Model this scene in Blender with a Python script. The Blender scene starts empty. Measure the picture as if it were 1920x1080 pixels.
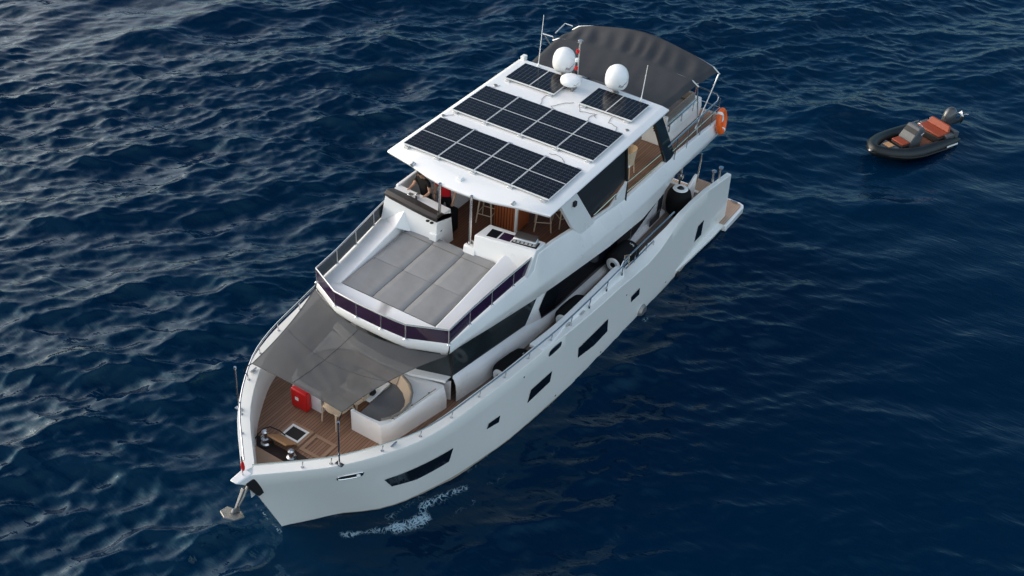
import bpy, bmesh, math, random
import numpy as np
from mathutils import Vector, Matrix
random.seed(7); np.random.seed(7)
R = math.radians
scene = bpy.context.scene
COL = scene.collection

# ------------------------------------------------------------------ camera, sky, sun, exposure
cam_d = bpy.data.cameras.new('camera'); cam = bpy.data.objects.new('camera', cam_d); COL.objects.link(cam)
cam_d.sensor_width = 36.0; cam_d.lens = 36.0 * 2072.53 / 1920.0
cam_d.clip_start = 0.5; cam_d.clip_end = 20000
CR = Matrix(((-0.5384, 0.8411, 0.0529), (0.4939, 0.3658, -0.7888), (-0.6828, -0.3985, -0.6123)))
right = Vector(CR[0]).normalized(); fwd = Vector(CR[2]).normalized(); down = fwd.cross(right).normalized(); right = down.cross(fwd)
M = Matrix((right, -down, -fwd)).transposed().to_4x4()
M.translation = Vector((32.131, 12.453, 20.029))
cam.matrix_world = M
scene.camera = cam
SUN_AZ = Vector((0.22, -0.97, 0)).normalized(); SUN_EL = R(12)
VEIL_POW = 3.8; VEIL_COL = (42.0, 36.5, 31.5); BACK_COL = (6.2, 6.4, 6.4); SKY_TINT = (.74, 1.0, 1.16)
w = bpy.data.worlds.new("World"); scene.world = w; w.use_nodes = True
nt = w.node_tree; bg = nt.nodes['Background']
sky = nt.nodes.new('ShaderNodeTexSky'); sky.sky_type = 'NISHITA'; sky.sun_disc = False
sky.sun_elevation = SUN_EL; sky.sun_rotation = math.atan2(SUN_AZ.x, SUN_AZ.y)
sky.air_density = 1.0; sky.dust_density = 1.0; sky.ozone_density = 1.5
# a thin bright veil of cloud round the low sun, fading to clear dusk blue on the other side
gm = nt.nodes.new('ShaderNodeTexCoord'); dt = nt.nodes.new('ShaderNodeVectorMath'); dt.operation = 'DOT_PRODUCT'
nt.links.new(gm.outputs['Generated'], dt.inputs[0]); dt.inputs[1].default_value = (SUN_AZ.x * .96, SUN_AZ.y * .96, .27)
vr = nt.nodes.new('ShaderNodeMapRange'); vr.inputs[1].default_value = .25; vr.inputs[2].default_value = 1.0; vr.clamp = True; nt.links.new(dt.outputs['Value'], vr.inputs[0])
pw_ = nt.nodes.new('ShaderNodeMath'); pw_.operation = 'POWER'; nt.links.new(vr.outputs[0], pw_.inputs[0]); pw_.inputs[1].default_value = VEIL_POW
cn = nt.nodes.new('ShaderNodeTexNoise'); cn.inputs['Scale'].default_value = 2.2; cn.inputs['Detail'].default_value = 5; nt.links.new(gm.outputs['Generated'], cn.inputs['Vector'])
cr = nt.nodes.new('ShaderNodeMapRange'); cr.inputs[1].default_value = .3; cr.inputs[2].default_value = .7; cr.inputs[3].default_value = .55; cr.inputs[4].default_value = 1.25; nt.links.new(cn.outputs[0], cr.inputs[0])
vm = nt.nodes.new('ShaderNodeMath'); vm.operation = 'MULTIPLY'; nt.links.new(pw_.outputs[0], vm.inputs[0]); nt.links.new(cr.outputs[0], vm.inputs[1])
vc = nt.nodes.new('ShaderNodeVectorMath'); vc.operation = 'SCALE'; vc.inputs[0].default_value = VEIL_COL; nt.links.new(vm.outputs[0], vc.inputs['Scale'])
sm = nt.nodes.new('ShaderNodeVectorMath'); sm.operation = 'MULTIPLY'; nt.links.new(sky.outputs[0], sm.inputs[0]); sm.inputs[1].default_value = SKY_TINT
va_ = nt.nodes.new('ShaderNodeVectorMath'); va_.operation = 'ADD'; nt.links.new(sm.outputs[0], va_.inputs[0]); nt.links.new(vc.outputs[0], va_.inputs[1])
# broad fill glow added behind the viewer to brighten the port hull, no known source
d2 = nt.nodes.new('ShaderNodeVectorMath'); d2.operation = 'DOT_PRODUCT'; nt.links.new(gm.outputs['Generated'], d2.inputs[0]); d2.inputs[1].default_value = (.56, .75, .35)
v2 = nt.nodes.new('ShaderNodeMapRange'); v2.inputs[1].default_value = .1; v2.inputs[2].default_value = 1.0; v2.clamp = True; nt.links.new(d2.outputs['Value'], v2.inputs[0])
m2_ = nt.nodes.new('ShaderNodeMath'); m2_.operation = 'MULTIPLY'; nt.links.new(v2.outputs[0], m2_.inputs[0]); nt.links.new(cr.outputs[0], m2_.inputs[1])
c2_ = nt.nodes.new('ShaderNodeVectorMath'); c2_.operation = 'SCALE'; c2_.inputs[0].default_value = BACK_COL; nt.links.new(m2_.outputs[0], c2_.inputs['Scale'])
vb_ = nt.nodes.new('ShaderNodeVectorMath'); vb_.operation = 'ADD'; nt.links.new(va_.outputs[0], vb_.inputs[0]); nt.links.new(c2_.outputs[0], vb_.inputs[1])
nt.links.new(vb_.outputs[0], bg.inputs[0]); bg.inputs[1].default_value = 0.15
sl = bpy.data.lights.new('sun', 'SUN'); sl.energy = 0.9; sl.angle = R(25); sl.color = (1.0, 0.86, 0.72)
so = bpy.data.objects.new('sun', sl); COL.objects.link(so)
sd = Vector((SUN_AZ.x * math.cos(SUN_EL), SUN_AZ.y * math.cos(SUN_EL), math.sin(SUN_EL)))
so.rotation_euler = sd.to_track_quat('Z', 'Y').to_euler(); so.location = (0, -40, 30)
vs = scene.view_settings; vs.view_transform = 'Standard'; vs.look = 'None'; vs.gamma = 1; vs.exposure = 0.04
vs.use_curve_mapping = False

# ------------------------------------------------------------------ materials
MATS = {}
def mat(name, col, rough=0.5, metal=0.0, spec=0.5, noise=0.0, nscale=4.0, bump=0.0, bscale=60.0, coat=0.0, ior=1.45, stretch=None):
    m = bpy.data.materials.new(name); m.use_nodes = True; t = m.node_tree; b = t.nodes['Principled BSDF']
    b.inputs['Base Color'].default_value = (*col, 1); b.inputs['Roughness'].default_value = rough
    b.inputs['Metallic'].default_value = metal; b.inputs['Specular IOR Level'].default_value = spec
    b.inputs['Coat Weight'].default_value = coat; b.inputs['IOR'].default_value = ior
    tc = t.nodes.new('ShaderNodeTexCoord')
    if noise:
        n = t.nodes.new('ShaderNodeTexNoise'); n.inputs['Scale'].default_value = nscale; n.inputs['Detail'].default_value = 6
        if stretch:
            mp = t.nodes.new('ShaderNodeMapping'); mp.inputs['Scale'].default_value = stretch
            t.links.new(tc.outputs['Object'], mp.inputs[0]); t.links.new(mp.outputs[0], n.inputs['Vector'])
        else: t.links.new(tc.outputs['Object'], n.inputs['Vector'])
        r = t.nodes.new('ShaderNodeMapRange'); r.inputs[1].default_value = .3; r.inputs[2].default_value = .7
        r.inputs[3].default_value = 1 - noise; r.inputs[4].default_value = 1 + noise * .4
        t.links.new(n.outputs[0], r.inputs[0])
        mx = t.nodes.new('ShaderNodeMix'); mx.data_type = 'RGBA'; mx.blend_type = 'MULTIPLY'; mx.inputs[0].default_value = 1
        mx.inputs[6].default_value = (*col, 1); t.links.new(r.outputs[0], mx.inputs[7]); t.links.new(mx.outputs[2], b.inputs['Base Color'])
        rr = t.nodes.new('ShaderNodeMapRange'); rr.inputs[3].default_value = rough * .85; rr.inputs[4].default_value = min(1, rough * 1.2)
        t.links.new(n.outputs[0], rr.inputs[0]); t.links.new(rr.outputs[0], b.inputs['Roughness'])
    if bump:
        n2 = t.nodes.new('ShaderNodeTexNoise'); n2.inputs['Scale'].default_value = bscale; n2.inputs['Detail'].default_value = 4
        t.links.new(tc.outputs['Object'], n2.inputs['Vector'])
        bp = t.nodes.new('ShaderNodeBump'); bp.inputs['Strength'].default_value = bump; bp.inputs['Distance'].default_value = .02
        t.links.new(n2.outputs[0], bp.inputs['Height']); t.links.new(bp.outputs[0], b.inputs['Normal'])
    MATS[name] = m; return m
GEL = mat('white_gelcoat', (.81, .80, .79), .28, noise=.06, nscale=.9, coat=.3)
HULLW = mat('hull_paint', (.78, .765, .73), .30, noise=.015, nscale=1.6, coat=.35, stretch=(2.2, 2.2, .35))
GLASS = mat('tinted_glass', (.018, .026, .030), .10, spec=.6, noise=.3, nscale=1.2)
BLKG = mat('black_glass', (.006, .008, .012), .05, spec=.55)
FRAME = mat('panel_frame', (.72, .72, .71), .35, metal=.2)
STEEL = mat('polished_steel', (.62, .62, .62), .18, metal=1)
ALU = mat('brushed_aluminium', (.62, .62, .61), .32, metal=.9)
GREYF = mat('grey_cushion_fabric', (.265, .262, .26), .9, spec=.1, noise=.14, nscale=2.2, bump=.35, bscale=9)
GREYS = mat('seat_fabric', (.16, .165, .175), .9, spec=.1, noise=.1, nscale=3, bump=.2, bscale=18)
BEIGE = mat('beige_upholstery', (.56, .44, .34), .8, spec=.2, noise=.06)
TAUPE = mat('taupe_piping', (.20, .18, .16), .8, spec=.2)
BLACK = mat('black_rubber', (.012, .012, .013), .6, noise=.2)
BLACKF = mat('black_cover_fabric', (.010, .010, .011), .85, spec=.15, noise=.2)
DASH = mat('dash_vinyl', (.035, .028, .026), .5)
WELL = mat('anchor_well_paint', (.040, .022, .018), .7, noise=.3, nscale=5)
RED = mat('red_plastic', (.55, .012, .012), .35, noise=.1)
ORANGE = mat('orange_plastic', (.85, .13, .012), .35)
ORANGEC = mat('orange_vinyl', (.25, .042, .014), .55, noise=.1, nscale=5)
WHITEP = mat('white_plastic', (.80, .80, .78), .35)
DOME = mat('radome_plastic', (.80, .80, .80), .32)
WICK = mat('pale_rattan', (.56, .43, .30), .7, noise=.15, nscale=20)
STOOLW = mat('pale_wood', (.60, .47, .34), .6, noise=.1)
TUBE = mat('charcoal_hypalon', (.006, .009, .010), .42, noise=.25, nscale=4)
TGREY = mat('grey_moulding', (.075, .08, .088), .4, noise=.08)
COWL = mat('outboard_cowl', (.045, .050, .056), .22, coat=.5, noise=.15)
SKIN = mat('skin', (.42, .23, .15), .55)
TSH = mat('black_shirt', (.014, .012, .012), .85, spec=.2)
REDSH = mat('red_shirt', (.50, .012, .018), .8, spec=.2)
TROU = mat('black_trousers', (.010, .010, .012), .85, spec=.2)
HAIR = mat('dark_hair', (.015, .010, .008), .6)
ANCH = mat('galvanised_steel', (.30, .29, .28), .42, metal=.7, noise=.25, nscale=9)
PURP = mat('purple_glass', (.030, .012, .040), .08, spec=.6, noise=.3, nscale=2.2)
SMOKE = mat('smoked_glass', (.035, .042, .050), .08, spec=.6, noise=.2, nscale=2)
ANTIF = mat('bottom_paint', (.40, .34, .26), .6, noise=.35, nscale=4)
SCREEN = mat('dark_tint_screen', (.022, .024, .027), .35, spec=.4, noise=.15, nscale=3)

def teak(name, c1, c2, pitch=.075, axis='Y', lines=.12, linecol=(.02, .014, .010)):
    m = bpy.data.materials.new(name); m.use_nodes = True; t = m.node_tree; b = t.nodes['Principled BSDF']; N = t.nodes.new; L = t.links.new
    tc = N('ShaderNodeTexCoord'); sx = N('ShaderNodeSeparateXYZ'); L(tc.outputs['Object'], sx.inputs[0])
    d = N('ShaderNodeMath'); d.operation = 'DIVIDE'; L(sx.outputs[axis], d.inputs[0]); d.inputs[1].default_value = pitch
    fl = N('ShaderNodeMath'); fl.operation = 'FLOOR'; L(d.outputs[0], fl.inputs[0])
    fr = N('ShaderNodeMath'); fr.operation = 'FRACT'; L(d.outputs[0], fr.inputs[0])
    lt = N('ShaderNodeMath'); lt.operation = 'LESS_THAN'; L(fr.outputs[0], lt.inputs[0]); lt.inputs[1].default_value = lines
    wn = N('ShaderNodeTexWhiteNoise'); wn.noise_dimensions = '1D'; L(fl.outputs[0], wn.inputs['W'])
    n = N('ShaderNodeTexNoise'); n.inputs['Scale'].default_value = 3; n.inputs['Detail'].default_value = 8
    mp = N('ShaderNodeMapping'); mp.inputs['Scale'].default_value = (1, 6, 1) if axis == 'Y' else (6, 1, 1)
    L(tc.outputs['Object'], mp.inputs[0]); L(mp.outputs[0], n.inputs['Vector'])
    ad = N('ShaderNodeMath'); ad.operation = 'ADD'; L(wn.outputs[0], ad.inputs[0]); L(n.outputs[0], ad.inputs[1])
    hf = N('ShaderNodeMath'); hf.operation = 'MULTIPLY'; hf.inputs[1].default_value = .5; L(ad.outputs[0], hf.inputs[0])
    mx = N('ShaderNodeMix'); mx.data_type = 'RGBA'; L(hf.outputs[0], mx.inputs[0]); mx.inputs[6].default_value = (*c1, 1); mx.inputs[7].default_value = (*c2, 1)
    mx2 = N('ShaderNodeMix'); mx2.data_type = 'RGBA'; L(lt.outputs[0], mx2.inputs[0]); L(mx.outputs[2], mx2.inputs[6]); mx2.inputs[7].default_value = (*linecol, 1)
    L(mx2.outputs[2], b.inputs['Base Color']); b.inputs['Roughness'].default_value = .6; b.inputs['Specular IOR Level'].default_value = .3
    MATS[name] = m; return m
TEAK = teak('teak_deck', (.20, .105, .066), (.32, .185, .125))
TEAKG = teak('weathered_teak', (.15, .105, .085), (.24, .18, .15))
TEAKR = teak('red_teak_floor', (.13, .050, .028), (.20, .085, .050))
TEAKF = teak('teak_frame', (.30, .185, .12), (.36, .23, .155), pitch=.3, lines=.0)
TEAKL = teak('golden_teak', (.42, .22, .10), (.50, .28, .14), pitch=.3, lines=.0)
TEAKP = teak('platform_teak', (.40, .27, .19), (.50, .35, .26))
SLAT = teak('slatted_mahogany', (.30, .075, .022), (.40, .11, .035), pitch=.085, lines=.3, linecol=(.06, .015, .006))

def cloth(name, col, opac, scale=260):
    m = bpy.data.materials.new(name); m.use_nodes = True; t = m.node_tree; b = t.nodes['Principled BSDF']; N = t.nodes.new; L = t.links.new
    b.inputs['Roughness'].default_value = .9; b.inputs['Specular IOR Level'].default_value = .15
    tc = N('ShaderNodeTexCoord'); n = N('ShaderNodeTexNoise'); n.inputs['Scale'].default_value = 2.5; n.inputs['Detail'].default_value = 5
    L(tc.outputs['Object'], n.inputs['Vector'])
    mx = N('ShaderNodeMix'); mx.data_type = 'RGBA'; L(n.outputs[0], mx.inputs[0])
    mx.inputs[6].default_value = (*[c * .85 for c in col], 1); mx.inputs[7].default_value = (*[c * 1.15 for c in col], 1); L(mx.outputs[2], b.inputs['Base Color'])
    n2 = N('ShaderNodeTexNoise'); n2.inputs['Scale'].default_value = scale; L(tc.outputs['Object'], n2.inputs['Vector'])
    bp = N('ShaderNodeBump'); bp.inputs['Strength'].default_value = .2; bp.inputs['Distance'].default_value = .01; L(n2.outputs[0], bp.inputs['Height']); L(bp.outputs[0], b.inputs['Normal'])
    b.inputs['Alpha'].default_value = opac
    MATS[name] = m; return m
SAIL = cloth('shade_mesh', (.078, .079, .082), .90)
BIM = cloth('bimini_canvas', (.047, .049, .054), 1.0)

def panel_mat():
    m = bpy.data.materials.new('solar_cells'); m.use_nodes = True; t = m.node_tree; b = t.nodes['Principled BSDF']; N = t.nodes.new; L = t.links.new
    uv = N('ShaderNodeUVMap'); sx = N('ShaderNodeSeparateXYZ'); L(uv.outputs[0], sx.inputs[0])
    def line(out, n, wd, off=0.0):
        a = N('ShaderNodeMath'); a.operation = 'MULTIPLY_ADD'; L(out, a.inputs[0]); a.inputs[1].default_value = n; a.inputs[2].default_value = off
        f = N('ShaderNodeMath'); f.operation = 'FRACT'; L(a.outputs[0], f.inputs[0])
        c = N('ShaderNodeMath'); c.operation = 'COMPARE'; L(f.outputs[0], c.inputs[0]); c.inputs[1].default_value = .5; c.inputs[2].default_value = wd
        return c.outputs[0]
    a1 = line(sx.outputs[0], 6, .025, .5); a2 = line(sx.outputs[1], 12, .045, .5); a3 = line(sx.outputs[0], 18, .3)
    mid = N('ShaderNodeMath'); mid.operation = 'COMPARE'; L(sx.outputs[1], mid.inputs[0]); mid.inputs[1].default_value = .5; mid.inputs[2].default_value = .010
    # cell gaps are pale where they cross
    g = N('ShaderNodeMath'); g.operation = 'MULTIPLY'; L(a2, g.inputs[0]); L(a3, g.inputs[1])
    a1s = N('ShaderNodeMath'); a1s.operation = 'MULTIPLY'; L(a1, a1s.inputs[0]); a1s.inputs[1].default_value = .35
    g3 = N('ShaderNodeMath'); g3.operation = 'MAXIMUM'; L(g.outputs[0], g3.inputs[0]); L(a1s.outputs[0], g3.inputs[1])
    gs = N('ShaderNodeMath'); gs.operation = 'MULTIPLY'; L(g3.outputs[0], gs.inputs[0]); gs.inputs[1].default_value = .55
    mx = N('ShaderNodeMix'); mx.data_type = 'RGBA'; L(gs.outputs[0], mx.inputs[0]); mx.inputs[6].default_value = (.008, .009, .013, 1); mx.inputs[7].default_value = (.17, .18, .21, 1)
    mx2 = N('ShaderNodeMix'); mx2.data_type = 'RGBA'; L(mid.outputs[0], mx2.inputs[0]); L(mx.outputs[2], mx2.inputs[6]); mx2.inputs[7].default_value = (.48, .48, .48, 1)
    L(mx2.outputs[2], b.inputs['Base Color']); b.inputs['Roughness'].default_value = .16; b.inputs['Specular IOR Level'].default_value = .22
    return m
CELLS = panel_mat()

# ------------------------------------------------------------------ mesh helpers
ORIG = {}          # world origin of every root
class MB:
    def __init__(s): s.v = []; s.f = []; s.m = []; s.uv = {}
    def add(s, vs, fs, mi=0):
        b = len(s.v); s.v += [tuple(map(float, p)) for p in vs]
        for f in fs: s.f.append(tuple(b + i for i in f)); s.m.append(mi)
        return s
    def box(s, a, b, mi=0):
        x0, y0, z0 = [min(a[i], b[i]) for i in range(3)]; x1, y1, z1 = [max(a[i], b[i]) for i in range(3)]
        return s.add([(x0, y0, z0), (x1, y0, z0), (x1, y1, z0), (x0, y1, z0), (x0, y0, z1), (x1, y0, z1), (x1, y1, z1), (x0, y1, z1)],
                     [(3, 2, 1, 0), (4, 5, 6, 7), (0, 1, 5, 4), (1, 2, 6, 5), (2, 3, 7, 6), (3, 0, 4, 7)], mi)
    def hexa(s, p, mi=0):   # 8 points, bottom 4 then top 4
        return s.add(p, [(3, 2, 1, 0), (4, 5, 6, 7), (0, 1, 5, 4), (1, 2, 6, 5), (2, 3, 7, 6), (3, 0, 4, 7)], mi)
    def poly(s, pts, mi=0): return s.add(pts, [tuple(range(len(pts)))], mi)
    def prism(s, pts, d, mi=0):
        n = len(pts); q = [tuple(Vector(p) + Vector(d)) for p in pts]
        return s.add(list(pts) + q, [tuple(range(n - 1, -1, -1)), tuple(range(n, 2 * n))] + [(i, (i + 1) % n, n + (i + 1) % n, n + i) for i in range(n)], mi)
    def loft(s, secs, closed=False, caps=False, mi=0):
        n = len(secs[0]); vs = [p for q in secs for p in q]; fs = []
        for i in range(len(secs) - 1):
            for j in range(n if closed else n - 1):
                k = (j + 1) % n; fs.append((i * n + j, i * n + k, (i + 1) * n + k, (i + 1) * n + j))
        if caps: fs.append(tuple(range(n - 1, -1, -1))); fs.append(tuple(range((len(secs) - 1) * n, len(secs) * n)))
        return s.add(vs, fs, mi)
    def tube(s, path, r, n=8, mi=0, caps=True, closed=False):
        P = [Vector(p) for p in path]; secs = []; up = Vector((0, 0, 1)); rr = r if isinstance(r, (list, tuple)) else [r] * len(P)
        prev = None
        for i, p in enumerate(P):
            if closed: d = P[(i + 1) % len(P)] - P[i - 1]
            else: d = P[min(i + 1, len(P) - 1)] - P[max(i - 1, 0)]
            d.normalize()
            if prev is None:
                a = d.cross(up) if abs(d.z) < .95 else d.cross(Vector((1, 0, 0)))
            else: a = prev - d * prev.dot(d)
            a.normalize(); prev = a; c = d.cross(a)
            secs.append([tuple(p + (a * math.cos(t) + c * math.sin(t)) * rr[i]) for t in [2 * math.pi * k / n for k in range(n)]])
        if closed: secs.append(secs[0])
        return s.loft(secs, True, caps and not closed, mi)
    def cyl(s, a, b, r, r2=None, n=16, mi=0): return s.tube([a, b], [r, r if r2 is None else r2], n, mi)
    def lathe(s, prof, c, n=28, mi=0, axis='Z'):
        secs = []
        for k in range(n + 1):
            t = 2 * math.pi * k / n; q = []
            for r, h in prof:
                x, y, z = r * math.cos(t), r * math.sin(t), h
                if axis == 'X': x, y, z = h, r * math.cos(t), r * math.sin(t)
                if axis == 'Y': x, y, z = r * math.cos(t), h, r * math.sin(t)
                q.append((c[0] + x, c[1] + y, c[2] + z))
            secs.append(q)
        return s.loft(secs, mi=mi)
    def merge(s, o, mi=None):
        b = len(s.v); s.v += o.v
        for f, m in zip(o.f, o.m): s.f.append(tuple(b + i for i in f)); s.m.append(m if mi is None else mi)
        return s
    def mirror(s):
        b = len(s.v); s.v += [(x, -y, z) for x, y, z in s.v[:b]]
        for f, m in list(zip(s.f, s.m)): s.f.append(tuple(b + i for i in reversed(f))); s.m.append(m)
        return s
    def build(s, name, mats, parent=None, smooth=35, bevel=0.0, local=False, weld=True, recalc=True, seg=2, sub=0):
        me = bpy.data.meshes.new(name)
        o3 = Vector((0, 0, 0))
        if parent is not None and not local: o3 = ORIG.get(parent.name, Vector((0, 0, 0)))
        me.from_pydata([tuple(Vector(p) - o3) for p in s.v], [], s.f)
        mats = mats if isinstance(mats, (list, tuple)) else [mats]
        for m in mats: me.materials.append(m)
        me.polygons.foreach_set('material_index', s.m)
        bm = bmesh.new(); bm.from_mesh(me)
        if weld: bmesh.ops.remove_doubles(bm, verts=bm.verts, dist=1e-4)
        if recalc: bmesh.ops.recalc_face_normals(bm, faces=bm.faces)
        bm.to_mesh(me); bm.free()
        ob = bpy.data.objects.new(name, me); COL.objects.link(ob)
        if parent is not None:
            ob.parent = parent; ORIG[ob.name] = ORIG.get(parent.name, Vector((0, 0, 0)))
        if bevel:
            bv = ob.modifiers.new('bevel', 'BEVEL'); bv.width = bevel; bv.segments = seg; bv.limit_method = 'ANGLE'; bv.angle_limit = R(40); bv.harden_normals = False
        if sub:
            ss = ob.modifiers.new('sub', 'SUBSURF'); ss.levels = sub; ss.render_levels = sub
        if smooth:
            me.polygons.foreach_set('use_smooth', [True] * len(me.polygons)); me.set_sharp_from_angle(angle=R(smooth if not bevel else max(smooth, 50)))
        return ob
def islands(mb):
    """the connected pieces of a builder, one MB each"""
    key = {}; idx = []
    for p in mb.v: k = (round(p[0], 4), round(p[1], 4), round(p[2], 4)); idx.append(key.setdefault(k, len(key)))
    par = list(range(len(key)))
    def find(i):
        while par[i] != i: par[i] = par[par[i]]; i = par[i]
        return i
    for f in mb.f:
        r0 = find(idx[f[0]])
        for j in f[1:]: par[find(idx[j])] = r0
    out = {}
    for f, m in zip(mb.f, mb.m):
        o = out.setdefault(find(idx[f[0]]), (MB(), {})); q, mp = o
        for j in f:
            if j not in mp: mp[j] = len(q.v); q.v.append(mb.v[j])
        q.f.append(tuple(mp[j] for j in f)); q.m.append(m)
    return [o[0] for o in out.values()]
def each(name, mb, mats, parent, **k): return [q.build(name, mats, parent, **k) for q in islands(mb)]
def thing(name, label, cat, loc=(0, 0, 0), rz=0, group=None):
    o = bpy.data.objects.new(name, None); COL.objects.link(o); o.location = loc; o.rotation_euler = (0, 0, rz)
    o.empty_display_size = .2; o['label'] = label; o['category'] = cat
    if group: o['group'] = group
    ORIG[o.name] = Vector(loc); return o
def tag(o, label, cat, group=None):
    o['label'] = label; o['category'] = cat
    if group: o['group'] = group
    return o
def at_loc(o, loc):      # a single-mesh thing: move its origin to its base
    o.data.transform(Matrix.Translation(-Vector(loc))); o.location = loc; return o
def copy_tree(o, parent=None):
    c = o.copy(); COL.objects.link(c); c.parent = parent
    for ch in list(o.children): copy_tree(ch, c)
    return c

CAPX = [3.15, 8, 11, 13.4, 14.5, 15.5, 16.63, 17.6, 18.45, 19.22, 20.05, 20.5, 21.0, 21.39]
CAPY = [3.17, 3.17, 3.17, 3.12, 3.03, 2.93, 2.78, 2.64, 2.41, 2.01, 1.43, .995, .45, .03]
CZX = [3.15, 4.2, 5.1, 6.1, 6.7, 7.4, 8.1, 8.8, 9.6, 10.5, 12.1, 13.4, 14.2, 21.5]
CZ = [2.08, 2.27, 2.44, 2.52, 2.47, 2.25, 2.04, 1.99, 2.08, 2.22, 2.36, 2.5, 2.57, 2.57]
WX = [2.75, 9, 12.2, 13.4, 15, 16.1, 16.9, 17.67, 18.38, 18.9, 19.3, 19.9, 20.42]
WY = [3.12, 3.08, 2.98, 2.88, 2.72, 2.5, 2.3, 2.02, 1.70, 1.31, .87, .40, .0]
def pch(x, xs, ys):
    xs = np.array(xs, float); ys = np.array(ys, float); h = np.diff(xs); d = np.diff(ys) / h
    m = np.zeros(len(xs)); m[0] = d[0]; m[-1] = d[-1]
    for i in range(1, len(xs) - 1):
        if d[i - 1] * d[i] > 0:
            w1 = 2 * h[i] + h[i - 1]; w2 = h[i] + 2 * h[i - 1]; m[i] = (w1 + w2) / (w1 / d[i - 1] + w2 / d[i])
    x = float(np.clip(x, xs[0], xs[-1])); i = int(np.clip(np.searchsorted(xs, x) - 1, 0, len(h) - 1)); t = (x - xs[i]) / h[i]
    return float(ys[i] * (1 + 2 * t) * (1 - t) ** 2 + m[i] * h[i] * t * (1 - t) ** 2 + ys[i + 1] * t * t * (3 - 2 * t) + m[i + 1] * h[i] * t * t * (t - 1))
def capz(x): return float(np.interp(x, CZX, CZ))
def capy(x): return pch(x, CAPX, CAPY)
def hull_pt(xc, t):
    yc = capy(xc); zc = capz(xc); xw = 2.75 + (xc - 3.15) * (20.42 - 2.75) / (21.39 - 3.15); yw = pch(xw, WX, WY)
    return (xw + (xc - xw) * t, yw + (yc - yw) * t, zc * t)
def hull_y(x, z):
    xc = x
    for _ in range(15):
        zc = capz(xc); xw = 2.75 + (xc - 3.15) * (20.42 - 2.75) / (21.39 - 3.15); xc += x - (xw + (xc - xw) * z / zc)
    return hull_pt(xc, z / capz(xc))[1]

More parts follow.
